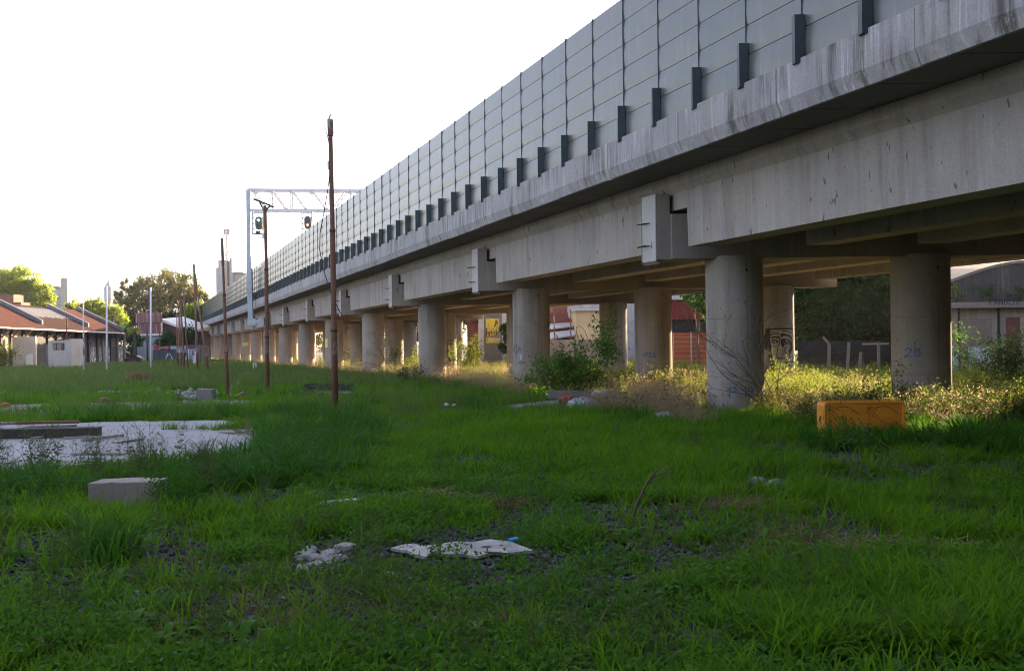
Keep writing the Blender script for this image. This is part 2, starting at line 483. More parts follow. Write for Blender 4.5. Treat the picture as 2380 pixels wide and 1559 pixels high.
def col_surf(n, j, lift=.005):
    y = yb(n); x = vx(y) + SP * j
    def s_(u, z):
        u = max(-RC * .999, min(RC * .999, u))
        return (x + u * (RC + lift) / RC, y - math.sqrt(max(0, RC * RC - u * u)) * (RC + lift) / RC, z)
    return s_
GL = {  # simple handwriting strokes in a unit box
 'P': [[(0, 0), (.02, 1), (.45, .98), (.62, .78), (.5, .55), (.02, .5)]],
 '.': [[(.1, .02), (.18, .04)]],
 '1': [[(.02, .72), (.28, 1), (.26, 0)]],
 '9': [[(.6, .75), (.4, .98), (.08, .85), (.1, .58), (.4, .52), (.6, .7), (.6, .3), (.4, 0), (.1, .08)]],
 '2': [[(.02, .78), (.2, 1), (.52, .92), (.5, .65), (.05, .05), (.6, .02)]],
 '0': [[(.3, 1), (.05, .8), (.03, .3), (.25, 0), (.5, .1), (.6, .5), (.5, .9), (.3, 1)]],
 '3': [[(.05, .9), (.3, 1), (.52, .85), (.45, .6), (.2, .54), (.5, .45), (.58, .2), (.3, 0), (.05, .1)]],
 '7': [[(.02, 1), (.6, 1), (.2, 0)], [(.15, .5), (.5, .52)]],
 'b': [[(.05, 1), (.05, 0), (.4, .02), (.5, .3), (.3, .55), (.05, .45)]],
 'r': [[(.05, .6), (.05, 0)], [(.05, .4), (.3, .6), (.45, .55)]],
 'a': [[(.45, .5), (.2, .6), (.02, .3), (.2, 0), (.45, .15), (.45, .6), (.5, 0)]],
 'i': [[(.2, .6), (.2, 0)], [(.2, .8), (.2, .84)]],
 's': [[(.45, .52), (.2, .6), (.05, .45), (.4, .2), (.3, 0), (.02, .08)]],
 't': [[(.25, .95), (.22, .1), (.4, 0)], [(.02, .65), (.48, .65)]],
 'e': [[(.05, .32), (.45, .35), (.35, .6), (.1, .55), (.02, .25), (.2, 0), (.45, .1)]],
 'n': [[(.05, .6), (.05, 0)], [(.05, .45), (.3, .6), (.45, .45), (.45, 0)]],
 'F': [[(.05, 0), (.05, 1), (.55, 1)], [(.05, .5), (.4, .5)]],
 'A': [[(0, 0), (.3, 1), (.6, 0)], [(.12, .4), (.48, .4)]],
 'N': [[(.02, 0), (.02, 1), (.55, 0), (.55, 1)]],
 'C': [[(.55, .9), (.25, 1), (.03, .6), (.1, .1), (.5, 0)]],
 'H': [[(.03, 0), (.03, 1)], [(.55, 0), (.55, 1)], [(.03, .5), (.55, .5)]],
 '!': [[(.2, 1), (.2, .3)], [(.2, .03), (.2, .07)]],
 'O': [[(.3, 1), (.03, .7), (.05, .25), (.3, 0), (.55, .3), (.55, .75), (.3, 1)]],
 'L': [[(.05, 1), (.05, 0), (.5, 0)]], 'E': [[(.5, 1), (.05, 1), (.05, 0), (.5, 0)], [(.05, .5), (.4, .5)]],
 'S': [[(.5, .9), (.2, 1), (.05, .75), (.45, .4), (.4, .05), (.03, .05)]], 'K': [[(.05, 0), (.05, 1)], [(.5, 1), (.05, .5), (.5, 0)]],
}
def text_layers(s, u0, z0, h, wd, mi=0, adv=.78, slant=0):
    out = []; u = u0
    for ch in s:
        if ch == ' ': u += h * .5; continue
        for st in GL[ch]:
            out.append(('s', [(u + (px + slant * py) * h, z0 + py * h) for px, py in st], wd, mi))
        u += h * (adv if ch not in '.1i' else .42)
    return out
paint('painted_number', cols[(0, 0)], text_layers('P.19', -.30, .42, .27, .030), -.40, .6, .3, .75, .009, [M['blue_ink']], col_surf(0, 0), 'blue hand-painted number P.19')
paint('painted_number', cols[(0, 1)], text_layers('20', -.60, 1.42, .22, .02), -.7, .2, 1.3, 1.75, .009, [M['blue_ink']], col_surf(0, 1), 'blue hand-painted number 20')
paint('painted_number', cols[(1, 0)], text_layers('P22', .22, .47, .16, .024), .15, .62, .42, .7, .009, [M['blue_ink']], col_surf(1, 0), 'blue hand-painted number P22')
paint('painted_number', cols[(1, 1)], text_layers('P23', -.46, 1.22, .2, .024), -.6, .2, 1.15, 1.5, .009, [M['blue_ink']], col_surf(1, 1), 'blue hand-painted number P23')
cr = [(-.62 + .105 * cos(a * pi / 12), 1.62 + .15 * sin(a * pi / 12)) for a in range(25)]
paint('painted_emblem', cols[(1, 0)], [('s', cr, .022, 0), ('s', [(-.62, 1.42), (-.62, 1.5)], .02, 0), ('s', [(-.62, 1.74), (-.62, 1.84)], .02, 0), ('s', [(-.735, 1.62), (-.70, 1.62)], .02, 0), ('s', [(-.53, 1.62), (-.44, 1.62)], .02, 0)]
      + text_layers('7', -.67, 1.62, .09, .014) + text_layers('P', -.63, 1.53, .08, .014)
      + [('p', [(-.50, 1.42), (-.38, 1.42), (-.41, 1.18), (-.47, 1.18)], 0, 1)]
      + [('s', [(-.56 + .05 * k, 1.12 - .02 * (k % 3)), (-.5 + .05 * k, 1.02 + .03 * (k % 2))], .012, 0) for k in range(6)], -.74, -.2, .95, 1.9, .009, [M['darkblue_ink'], M['pale_blue_ink']], col_surf(1, 0), 'black spray-painted crosshair with small marks under it')
# portrait mural on the third column of the second bent; coordinates traced in (x,y) of a 1330 um raster
q = .001328
def mu(pts): return [((x_ - 560) * q, 2.33 - (y_ - 195) * q) for x_, y_ in pts]
ML = [('p', mu([(280, 215), (1000, 215), (1040, 1540), (420, 1480), (320, 1100), (280, 600)]), 0, 1),
 ('p', mu([(170, 190), (300, 190), (275, 500), (310, 760), (330, 1100), (350, 1330), (430, 1480), (310, 1440), (250, 1200), (220, 850), (150, 840), (95, 600), (105, 400), (160, 390)]), 0, 0),
 ('p', mu([(170, 190), (1030, 190), (1030, 240), (240, 245)]), 0, 0), ('p', mu([(990, 200), (1030, 200), (1055, 1560), (1020, 1560)]), 0, 0),
 ('s', mu([(300, 330), (360, 300), (440, 290), (530, 300)]), .03, 0), ('s', mu([(640, 285), (750, 280), (850, 310), (920, 345)]), .045, 0),
 ('s', mu([(300, 390), (380, 355), (460, 355), (510, 375)]), .045, 0),
 ('p', mu([(285, 460), (400, 430), (470, 440), (550, 420), (530, 500), (430, 480), (290, 500)]), 0, 0),
 ('p', mu([(560, 370), (610, 350), (720, 360), (850, 400), (940, 480), (970, 570), (900, 500), (780, 430), (650, 430), (600, 470)]), 0, 0),
 ('p', mu([(300, 560), (370, 520), (460, 520), (510, 580), (500, 640), (400, 680), (330, 640)]), 0, 0),
 ('s', mu([(340, 600), (400, 560), (470, 570)]), .012, 2), ('s', mu([(355, 640), (400, 665), (470, 640)]), .014, 2), ('s', mu([(415, 610), (425, 620)]), .03, 2),
 ('p', mu([(570, 530), (680, 500), (800, 500), (900, 560), (970, 640), (950, 850), (880, 1000), (870, 1200), (850, 1000), (820, 870), (890, 780), (890, 640), (800, 680), (700, 700), (620, 780), (580, 650)]), 0, 0),
 ('s', mu([(670, 500), (750, 480), (830, 520), (880, 600)]), .012, 2), ('s', mu([(740, 550), (780, 570), (790, 600)]), .035, 2), ('s', mu([(660, 610), (710, 660), (800, 650), (860, 600)]), .014, 1), ('s', mu([(760, 590), (775, 600)]), .03, 0),
 ('s', mu([(545, 480), (540, 640), (480, 830), (450, 1000)]), .03, 0), ('s', mu([(340, 700), (420, 730), (480, 690)]), .014, 0), ('s', mu([(360, 760), (430, 770), (470, 730)]), .012, 0),
 ('s', mu([(600, 700), (640, 850), (760, 1000), (830, 1110)]), .022, 0), ('s', mu([(640, 700), (700, 830), (800, 990)]), .014, 0), ('s', mu([(680, 700), (740, 860)]), .02, 0), ('s', mu([(730, 740), (770, 800)]), .02, 0),
 ('s', mu([(590, 1020), (640, 970), (700, 980), (710, 1060)]), .022, 0), ('s', mu([(460, 1050), (510, 1110), (580, 1100), (620, 1080), (690, 1100)]), .04, 0),
 ('s', mu([(430, 1260), (500, 1240), (600, 1270), (760, 1260), (850, 1330)]), .05, 0), ('s', mu([(1000, 1060), (970, 1200), (880, 1320)]), .035, 0),
 ('s', mu([(350, 850), (400, 950), (370, 1060), (400, 1150)]), .01, 0)]
paint('mural', cols[(1, 2)], ML, -.74, .72, .4, 2.4, .011, [M['black_ink'], M['grey_ink'], M['white_ink']], col_surf(1, 2), 'black and grey painted portrait of a weary man')
# looping letters on the second column of the fourth bent
gl = [('p', [(-.62, .7), (.62, .7), (.62, 1.75), (-.62, 1.8)], 0, 1)]
for k in range(9):
    cx_, cz_ = random.uniform(-.5, .5), random.uniform(.8, 1.6); r_ = random.uniform(.12, .25)
    gl.append(('s', [(cx_ + r_ * cos(a), cz_ + r_ * 1.2 * sin(a)) for a in np.linspace(random.uniform(0, 3), random.uniform(4, 7), 14)], .075, 0))
gl += [('s', [(-.5, 1.95), (-.3, 2.1), (-.35, 1.9), (-.1, 2.05), (.1, 1.92), (.3, 2.1), (.5, 1.95)], .035, 0), ('s', [(-.6, 1.8), (.6, 1.76)], .05, 2)]
for n_ in (2,): paint('graffiti', cols[(3, 1)], gl, -.74, .74, .6, 2.2, .016, [M['black_ink'], M['cream_ink'], M['red_ink']], col_surf(3, 1), 'looping black and cream graffiti')
paint('yellow_sticker', cols[(9, 0)], [('p', [(-.3, 1.6), (.5, 1.7), (.5, 2.2), (-.3, 2.1)], 0, 0)], -.5, .6, 1.5, 2.3, .05, [plain('yellow notice', (.55, .55, .12))], col_surf(9, 0))
paint('yellow_sticker', cols[(4, 0)], [('p', [(-.72, 1.6), (-.45, 1.6), (-.45, 2.3), (-.72, 2.3)], 0, 0)], -.74, -.4, 1.5, 2.4, .03, [plain('yellow notice 2', (.6, .6, .15))], col_surf(4, 0))

# ------------------------------------------------------------------ noise barrier
nb = empty('noise_barrier', V(-3.26, yb(0), 7.14))
tag(nb, 'tall grey panelled noise barrier standing on the viaduct parapet', 'noise barrier')
BAY = STEP / 8; OFFB = -3.26; ZB, ZT = 7.12, 10.76
def post_y(px):   # depth at which the barrier foot crosses photo column px
    lo, hi = 5, 300
    for _ in range(50):
        m_ = (lo + hi) / 2
        if project([V(OFFB, m_, ZT)])[0, 0] > px: lo = m_
        else: hi = m_
    return lo
PH = np.mean([(post_y(px) / BAY) % 1 for px in (1443, 1374, 1313, 1262, 1215, 1170, 1131)])
k0 = int(6 / BAY); ks = [k for k in range(-6, 170) if 1 < (k + PH) * BAY < yb(N1 - 1)]
def bay_geo(mb, y0_, y1_):
    prof = []
    rows = 6; hh = (ZT - ZB) / rows
    tilt = random.uniform(-.01, .01)
    for r_ in range(rows):
        for i in range(7):
            t_ = i / 6
            prof.append((OFFB - .020 * (4 * t_ * (1 - t_)) - .012 + tilt * (r_ + t_) / 6, ZB + hh * (r_ + .012 + .976 * t_)))
        prof.append((OFFB + .02, ZB + hh * (r_ + .99)))
    k = len(prof); v = []; f = []
    for yy in (y0_, y1_):
        v += [V(o_, yy, z) for o_, z in prof]
    for j in range(k - 1): f.append((j, k + j, k + j + 1, j + 1))
    mb.add(v, f, 0)
    # back sheet
    mb.add([V(OFFB + .06, y0_, ZB), V(OFFB + .06, y1_, ZB), V(OFFB + .06, y1_, ZT), V(OFFB + .06, y0_, ZT), V(OFFB - .01, y0_, ZT), V(OFFB - .01, y1_, ZT)], [(0, 3, 2, 1), (2, 3, 4, 5)], 0)
def post_geo(mb, yy):
    p0, p1 = V(OFFB - .075, yy, 7.05), V(OFFB - .075, yy, 7.95)
    x_, y_, z_ = p0
    mb.box((x_ - .12, y_ - .10, z_), (x_ + .07, y_ + .10, p1[2]), 0)
    mb.box((x_ + .03, y_ - .016, p1[2]), (x_ + .08, y_ + .016, ZT + vz(yy) + .02), 1)
order = sorted(ks, key=lambda k: (0 if 0 < (k + PH) * BAY - 12 else 1, abs((k + PH) * BAY)))
near = set(order[:98]); rest_p, rest_b = MB(), MB()
for k in ks:
    y0_, y1_ = (k + PH) * BAY, (k + 1 + PH) * BAY
    far = k not in near
    mb = rest_p if far else MB(); bay_geo(mb, y0_ + .006, y1_ - .006)
    if not far:
        o = mb.build('barrier_panel', M['panel'], nb, smooth=True)
        md = o.modifiers.new('es', 'EDGE_SPLIT'); md.split_angle = R(40)
    mb = rest_b if far else MB(); post_geo(mb, y0_)
    if not far: mb.build('barrier_post', [M['post'], M['mullion']], nb)
o = rest_p.build('barrier_panel', M['panel'], nb); o['kind'] = 'stuff'
o = rest_b.build('barrier_post', [M['post'], M['mullion']], nb); o['kind'] = 'stuff'

# ------------------------------------------------------------------ ground
def groundmat():
    m, t, b = newmat('soil with gravel and moss')
    geo = N(t, 'ShaderNodeNewGeometry').outputs['Position']
    c = mix(t, ramp(t, noise(t, geo, 1.6, 6, .7), [(.35, 0), (.65, 1)]), (.022, .020, .018), (.045, .040, .038))
    vo = N(t, 'ShaderNodeTexVoronoi'); vo.inputs['Scale'].default_value = 22; t.links.new(geo, vo.inputs['Vector'])
    c = mix(t, ramp(t, noise(t, geo, .5, 3, .6, loc=(9, 2, 0)), [(.45, 0), (.6, .8)]), c, mix(t, .55, (.07, .075, .09), vo.outputs['Color'], 'MULTIPLY'))
    c = mix(t, ramp(t, noise(t, geo, .35, 5, .6), [(.42, 0), (.62, .75)]), c, (.018, .038, .010))
    t.links.new(c, b.inputs['Base Color']); b.inputs['Roughness'].default_value = .95
    bump(t, b, vo.outputs['Distance'], .8, .03)
    return m
M['ground'] = groundmat()
def axis(segs):
    out = []
    for a, b_, st in segs: out += list(np.arange(a, b_, st))
    return np.array(out + [segs[-1][1]])
xs = axis([(-700, -300, 100), (-300, -60, 20), (-60, -16, 4), (-16, 20, .5), (20, 60, 4), (60, 300, 20), (300, 700, 100)])
ys = axis([(-60, 0, 10), (0, 50, .5), (50, 120, 3), (120, 400, 20), (400, 1200, 100)])
XX, YY = np.meshgrid(xs, ys); ZZ = gz(XX, YY)
ZZ = np.where(YY > 330, -1.65, ZZ)
nx, ny = len(xs), len(ys)
idx = np.arange(nx * ny).reshape(ny, nx)
fa = np.stack([idx[:-1, :-1], idx[:-1, 1:], idx[1:, 1:], idx[1:, :-1]], -1).reshape(-1, 4)
go = bpy.data.objects.new('ground', np_mesh('ground', np.stack([XX, YY, ZZ], -1).reshape(-1, 3), fa, M['ground'], smooth=True)); C.objects.link(go)
tag(go, kind='structure')

v = []; f = []; yy_ = np.arange(22, 262, 4.0)
for y_ in yy_:
    for o_ in (-1.6, 4, 9, 15.5): v.append((vx(y_) + o_ + .5 * sin(y_ * 1.7 + o_), y_, float(gz(vx(y_) + o_, y_)) + .012))
for i in range(len(yy_) - 1):
    for j in range(3): f.append((i * 4 + j, i * 4 + j + 1, i * 4 + j + 5, i * 4 + j + 4))
mb = MB(); mb.add(v, f); tag(mb.build('dry_earth', simple('pale dry earth with straw', (.33, .24, .15), .95, 0, .35, 1.2, .3)), kind='structure')  # pale earth strip, added for its warm bounce under the deck
M['slab'] = concrete('old concrete floor', (.33, .33, .345), .0, (.1, .1, .1), .0, .0, 1.0, (.10, .09, .08))
M['slab2'] = concrete('weathered concrete floor', (.19, .185, .18), .0, (.1, .1, .1), .0, .2, .8, (.18, .15, .13))
SLABS = [
 [(-80, 993), (100, 986), (330, 981), (525, 979), (590, 994), (606, 1012), (596, 1040), (540, 1064), (300, 1086), (-100, 1118)],
 [(-80, 951), (20, 943), (330, 937), (560, 931), (604, 936), (560, 945), (420, 950), (150, 962), (-80, 972)],
 [(40, 914), (200, 906), (300, 904), (425, 905), (425, 913), (230, 917), (60, 923)],
 [(105, 883), (200, 878), (275, 877), (285, 881), (130, 889)]]
slabw = []
for i, pl in enumerate(SLABS):
    pts = [G(a, b_) for a, b_ in pl]; slabw.append([(p.x, p.y) for p in pts])
    # roughen the outline
    out = []
    for p, p2 in zip(pts, pts[1:] + pts[:1]):
        L_ = (p2 - p).length; k = max(1, int(L_ / .35))
        for s_ in range(k):
            u = p.lerp(p2, s_ / k); out.append((u.x + random.uniform(-.12, .12), u.y + random.uniform(-.12, .12)))
    zt = max(float(gz(x_, y_)) for x_, y_ in out) + .025
    mb = MB(); k = len(out)
    mb.add([(x_, y_, zt) for x_, y_ in out] + [(x_, y_, zt - .3) for x_, y_ in out], [tuple(range(k))[::-1] if False else tuple(range(k))] + [(j, j + k, (j + 1) % k + k, (j + 1) % k) for j in range(k)])
    o = mb.build('concrete_floor', M['slab'] if i == 0 else M['slab2']); tag(o, kind='structure')
    slabw[-1] = (slabw[-1], zt)
SZ = [s_[1] for s_ in slabw]; SW = [s_[0] for s_ in slabw]

# ------------------------------------------------------------------ foliage generators
def blades(n, h, wd, spread, droop, seg=4, seed=0, hv=.5, lean=.35):
    r = np.random.default_rng(seed); V_, F_, A_, Rn = [], [], [], []
    nv = 0
    for i in range(n):
        a = r.uniform(0, 2 * pi); rad = spread * math.sqrt(r.uniform()); x, y = rad * cos(a), rad * sin(a)
        az = a + r.normal() * .8; hh = h * r.uniform(1 - hv, 1); ln = r.uniform(.1, lean); dr = droop * r.uniform(.4, 1.2)
        px_, py_ = -sin(az), cos(az); w0 = wd * r.uniform(.6, 1.2); rv = r.uniform()
        for s_ in range(seg + 1):
            t_ = s_ / seg; out = hh * (ln * t_ + dr * t_ ** 2.6); z = hh * (t_ - dr * .55 * t_ ** 3.2)
            ww = w0 * (1 - t_ ** 1.6) * .5 + .0006
            for sg in (-1, 1):
                V_.append((x + cos(az) * out + sg * px_ * ww, y + sin(az) * out + sg * py_ * ww, z)); A_.append(t_); Rn.append(rv * .45)
        for s_ in range(seg):
            b_ = nv + s_ * 2; F_.append((b_, b_ + 1, b_ + 3, b_ + 2))
        nv += (seg + 1) * 2
    return np.array(V_), np.array(F_), A_, Rn

def leaf_quads(P, Nn, L, Wd, r, jit=.9):
    """P positions, Nn preferred direction, arrays of leaf length/width -> diamond quads"""
    n = len(P)
    d = Nn + r.normal(size=(n, 3)) * jit; d /= np.linalg.norm(d, axis=1)[:, None] + 1e-9
    s = np.cross(d, r.normal(size=(n, 3))); s /= np.linalg.norm(s, axis=1)[:, None] + 1e-9
    L = np.broadcast_to(L, n)[:, None] * r.uniform(.6, 1.2, (n, 1)); Wd = np.broadcast_to(Wd, n)[:, None] * r.uniform(.7, 1.2, (n, 1))
    v = np.stack([P, P + d * L * .5 + s * Wd * .5, P + d * L, P + d * L * .5 - s * Wd * .5], 1)
    f = np.arange(4 * n).reshape(n, 4)
    return v.reshape(-1, 3), f, np.repeat(r.uniform(0, 1, n), 4)

def gn_scatter(name, protos, pts, rot, scl, idx, mat, label=None):
    pc = bpy.data.collections.new(name + ' sources')
    for k, me in enumerate(protos):
        o = bpy.data.objects.new('%s_%02d' % (name, k), me); pc.objects.link(o)
    me = bpy.data.meshes.new(name); n = len(pts)
    me.vertices.add(n); me.vertices.foreach_set('co', np.asarray(pts, np.float32).ravel())
    a = me.attributes.new('rot', 'FLOAT_VECTOR', 'POINT'); a.data.foreach_set('vector', np.asarray(rot, np.float32).ravel())
    a = me.attributes.new('scl', 'FLOAT_VECTOR', 'POINT'); a.data.foreach_set('vector', np.asarray(scl, np.float32).ravel())
    a = me.attributes.new('idx', 'INT', 'POINT'); a.data.foreach_set('value', np.asarray(idx, np.int32))
    me.materials.append(mat); me.update()
    o = bpy.data.objects.new(name, me); C.objects.link(o)
    ng = bpy.data.node_groups.new(name, 'GeometryNodeTree')
    ng.interface.new_socket('Geometry', in_out='INPUT', socket_type='NodeSocketGeometry')
    ng.interface.new_socket('Geometry', in_out='OUTPUT', socket_type='NodeSocketGeometry')
    gi, go_ = ng.nodes.new('NodeGroupInput'), ng.nodes.new('NodeGroupOutput')
    ip = ng.nodes.new('GeometryNodeInstanceOnPoints'); ci = ng.nodes.new('GeometryNodeCollectionInfo')
    ci.inputs['Collection'].default_value = pc; ci.inputs['Separate Children'].default_value = True; ci.inputs['Reset Children'].default_value = True
    def na(nm, ty):
        q_ = ng.nodes.new('GeometryNodeInputNamedAttribute'); q_.data_type = ty; q_.inputs['Name'].default_value = nm
        return [s_ for s_ in q_.outputs if s_.name == 'Attribute' and s_.enabled][0] if True else None
    ng.links.new(gi.outputs[0], ip.inputs['Points']); ng.links.new(ci.outputs[0], ip.inputs['Instance'])
    ip.inputs['Pick Instance'].default_value = True
    ng.links.new(na('idx', 'INT'), ip.inputs['Instance Index'])
    ng.links.new(na('rot', 'FLOAT_VECTOR'), ip.inputs['Rotation'])
    ng.links.new(na('scl', 'FLOAT_VECTOR'), ip.inputs['Scale'])
    ng.links.new(ip.outputs[0], go_.inputs[0])
    md = o.modifiers.new('scatter', 'NODES'); md.node_group = ng
    tag(o, label, kind='stuff')
    return o

def scatter_points(n, x0, x1, y0, y1, keep, power=1.0, r=rng):
    """samples ground points, denser near the camera (power), inside view wedge"""
    out = []; tot = 0
    while tot < n:
        m_ = int(n * 2.5)
        u = r.uniform(0, 1, m_); y = (y0 ** (1 - power) + u * (y1 ** (1 - power) - y0 ** (1 - power))) ** (1 / (1 - power)) if power != 1 else y0 * (y1 / y0) ** u
        x = r.uniform(-.60, .60, m_) * (y + 1.5)
        k = (x > x0) & (x < x1); x, y = x[k], y[k]
        P = np.stack([x, y, gz(x, y)], 1)
        kk = keep(P); P = P[kk]; out.append(P); tot += len(P)
        if len(P) == 0: break
    P = np.concatenate(out); return P[:n]

def vn(P, s, ox=0):   # cheap value noise 0..1
    x, y = P[:, 0] * s + ox, P[:, 1] * s + ox * 1.7
    def h(i, j): return np.modf(np.abs(np.sin(i * 127.1 + j * 311.7) * 43758.5453))[0]
    i, j = np.floor(x), np.floor(y); fx, fy = x - i, y - j; fx = fx * fx * (3 - 2 * fx); fy = fy * fy * (3 - 2 * fy)
    return (h(i, j) * (1 - fx) + h(i + 1, j) * fx) * (1 - fy) + (h(i, j + 1) * (1 - fx) + h(i + 1, j + 1) * fx) * fy
def onslab(P, m_=0.0):
    k = np.zeros(len(P), bool)
    for i_, sw in enumerate(SW): k |= in_poly(P[:, 0], P[:, 1], sw) & ((vn(P, .9, 50 + i_) < (.8 if i_ == 0 else .52)))
    return k
def offv(P): return P[:, 0] - vx(P[:, 1])

M['grass'] = leafmat('grass', (.018, .070, .006), (.105, .245, .010), (.155, .30, .008), .45, .35)
M['tallgrass'] = leafmat('tall grass', (.014, .066, .008), (.050, .155, .012), (.035, .12, .010), .4, .5, .6, .05)
M['weed'] = leafmat('broad leaves', (.026, .085, .010), (.080, .19, .014), (.045, .13, .02), .4, .8, .6, .12)
M['straw'] = leafmat('dry stems', (.17, .12, .08), (.38, .28, .18), (.24, .18, .10), .35, .4, .7)
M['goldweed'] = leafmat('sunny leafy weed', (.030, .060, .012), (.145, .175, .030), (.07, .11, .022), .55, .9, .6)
M['stem'] = leafmat('green stems', (.06, .10, .03), (.10, .13, .05), None, .2)

def protos(name, fn, k, mat):
    out = []
    for i in range(k):
        v, f, a, rn = fn(i); out.append(np_mesh('%s_src' % name, v, f, mat, {'h': a, 'rnd': rn}))
    return out
def scatter(name, pr, P, smin, smax, mat, tilt=.12, zr=(.8, 1.2), extra=None):
    n = len(P); s = rng.uniform(smin, smax, n)
    if extra is not None: s = s * extra
    scl = np.stack([s, s, s * rng.uniform(zr[0], zr[1], n)], 1)
    rot = np.stack([rng.normal(0, tilt, n), rng.normal(0, tilt, n), rng.uniform(0, 2 * pi, n)], 1)
    return gn_scatter(name, pr, P, rot, scl, rng.integers(0, len(pr), n), mat)

CLEARS = [[(905, 1262), (1235, 1262), (1245, 1325), (905, 1322)], [(735, 1172), (855, 1170), (858, 1202), (738, 1206)], [(665, 1272), (832, 1268), (835, 1340), (672, 1345)],
          [(198, 1120), (372, 1118), (375, 1200), (198, 1202)], [(1720, 1105), (1845, 1108), (1845, 1150), (1720, 1150)], [(1635, 1165), (1765, 1165), (1765, 1200), (1635, 1198)],
          [(1265, 912), (1462, 912), (1462, 942), (1265, 940)], [(1180, 940), (1410, 938), (1410, 958), (1180, 956)], [(1020, 938), (1070, 938), (1070, 960), (1020, 960)], [(695, 905), (825, 905), (825, 930), (695, 930)], [(405, 905), (500, 905), (500, 942), (405, 942)]]
def cleared(P):
    q_ = project(P); k = np.zeros(len(P), bool)
    for c_ in CLEARS: k |= in_poly(q_[:, 0], q_[:, 1], c_)
    return k & (rng.uniform(size=len(P)) < .88)
def BARE(P): 
    b_ = np.where((P[:, 1] < 10.5) & (P[:, 0] < 1.5), .50, .40)
    b_ = np.where((P[:, 1] > 7.3) & (P[:, 1] < 8.9) & (P[:, 0] < -.2), .60, b_)
    b_ = np.where((P[:, 1] > 8.3) & (P[:, 1] < 9.6) & (P[:, 0] > 1.5), .50, b_)
    return np.where((P[:, 1] < 6.7) & (P[:, 0] > -1), .52, b_)
# short grass
def k_short(P):
    v = vn(P, .55) * .6 + vn(P, 1.7, 5) * .4
    bare = (P[:, 1] < 20) & (v < BARE(P))
    under = (offv(P) > 1.0) & (P[:, 1] > 22)
    return ~onslab(P) & ~cleared(P) & ~(bare & (rng.uniform(size=len(P)) < .93)) & ~(under & (rng.uniform(size=len(P)) < .75))
pr = protos('short_grass', lambda i: blades(9, .27, .0155, .085, .55, 4, 10 + i, .7, .6), 9, M['grass'])
P = scatter_points(50000, -60, 40, 4.8, 62, k_short, 1.15)
hgt = (.5 + .7 * vn(P, .35, 3) + .4 * vn(P, 1.3, 9)) * np.clip(.78 + (P[:, 1] - 5) * .04, .78, 1.0)
scatter('grass', pr, P, .7, 1.25, M['grass'], extra=hgt * np.where(P[:, 1] > 30, 1.3, 1))
M['field'] = leafmat('pale field grass', (.03, .075, .015), (.13, .20, .045), (.13, .14, .06), .4, .16)
pr2 = protos('field_grass', lambda i: blades(18, .44, .035, .5, .4, 3, 40 + i, .7, .6), 6, M['field'])
P = scatter_points(15000, -75, 60, 45, 175, lambda P: ~onslab(P) & ((offv(P) < -1) | (rng.uniform(size=len(P)) < .2)), 1.0)
scatter('field_grass', pr2, P, .5, 1.5, M['field'])
P = scatter_points(700, -60, 20, 26, 80, lambda P: ~onslab(P) & (offv(P) < -3) & (vn(P, .25, 88) > .45), 1.0)
scatter('seed_grass', protos('seed_grass', lambda i: blades(30, .7, .012, .3, .2, 4, 840 + i, .5, .3), 4, M['field']), P, .5, 1.1, M['field'])

M['drygrass2'] = leafmat('yellowing grass', (.12, .11, .03), (.22, .18, .07), (.10, .13, .03), .35, .6)
P = scatter_points(1500, -16, 16, 5, 30, lambda P: ~onslab(P) & ~cleared(P) & (vn(P, .5, 61) > .6), 1.2)
scatter('yellow_grass', protos('yellow_grass', lambda i: blades(9, .22, .010, .1, .7, 4, 800 + i, .6, .8), 4, M['drygrass2']), P, .5, 1.1, M['drygrass2'])
# tall clumps
def in_px(P, poly):
    q_ = project(P); return in_poly(q_[:, 0], q_[:, 1], poly)
TALL = [([(560, 975), (700, 950), (860, 965), (900, 1020), (830, 1110), (620, 1150), (430, 1150), (420, 1090), (560, 1070), (610, 1020)], 1.0),
        ([(90, 975), (300, 965), (560, 955), (570, 972), (520, 981), (330, 983), (110, 988)], .75),
        ([(-40, 1135), (160, 1130), (200, 1160), (-40, 1190)], .6), ([(330, 1115), (460, 1095), (480, 1150), (360, 1170)], .7),
        ([(200, 1290), (290, 1290), (290, 1330), (200, 1330)], .8), ([(1060, 935), (1140, 935), (1140, 960), (1060, 960)], .8),
        ([(1420, 965), (1500, 965), (1490, 990), (1430, 990)], .7), ([(1700, 990), (2600, 960), (2600, 1080), (2150, 1060), (1800, 1010)], .45),
        ([(-40, 925), (60, 920), (160, 930), (100, 941), (-40, 947)], .5)]
def k_tall(P):
    k = np.zeros(len(P), bool)
    for pl, d in TALL: k |= in_px(P, pl) & (rng.uniform(size=len(P)) < d)
    return k & ~onslab(P)
pr = protos('tall_grass', lambda i: blades(18, .62, .028, .14, .85, 6, 70 + i, .6, .6), 6, M['tallgrass'])
P = scatter_points(1150, -40, 40, 8, 45, k_tall, 1.0)
PB = np.array([[x_, y_, 0] for x_, y_ in zip(rng.uniform(5.2, 8.2, 110), rng.uniform(17.2, 19.0, 110))]); PB[:, 2] = gz(PB[:, 0], PB[:, 1])
P = np.concatenate([P, PB])
P3 = scatter_points(420, -60, 30, 27, 95, lambda P: ~onslab(P) & (offv(P) < -2.5) & (vn(P, .4, 93) > .5), 1.0)
P = np.concatenate([P, P3])
scatter('tall_grass', pr, P, .45, 1.1, M['tallgrass'])

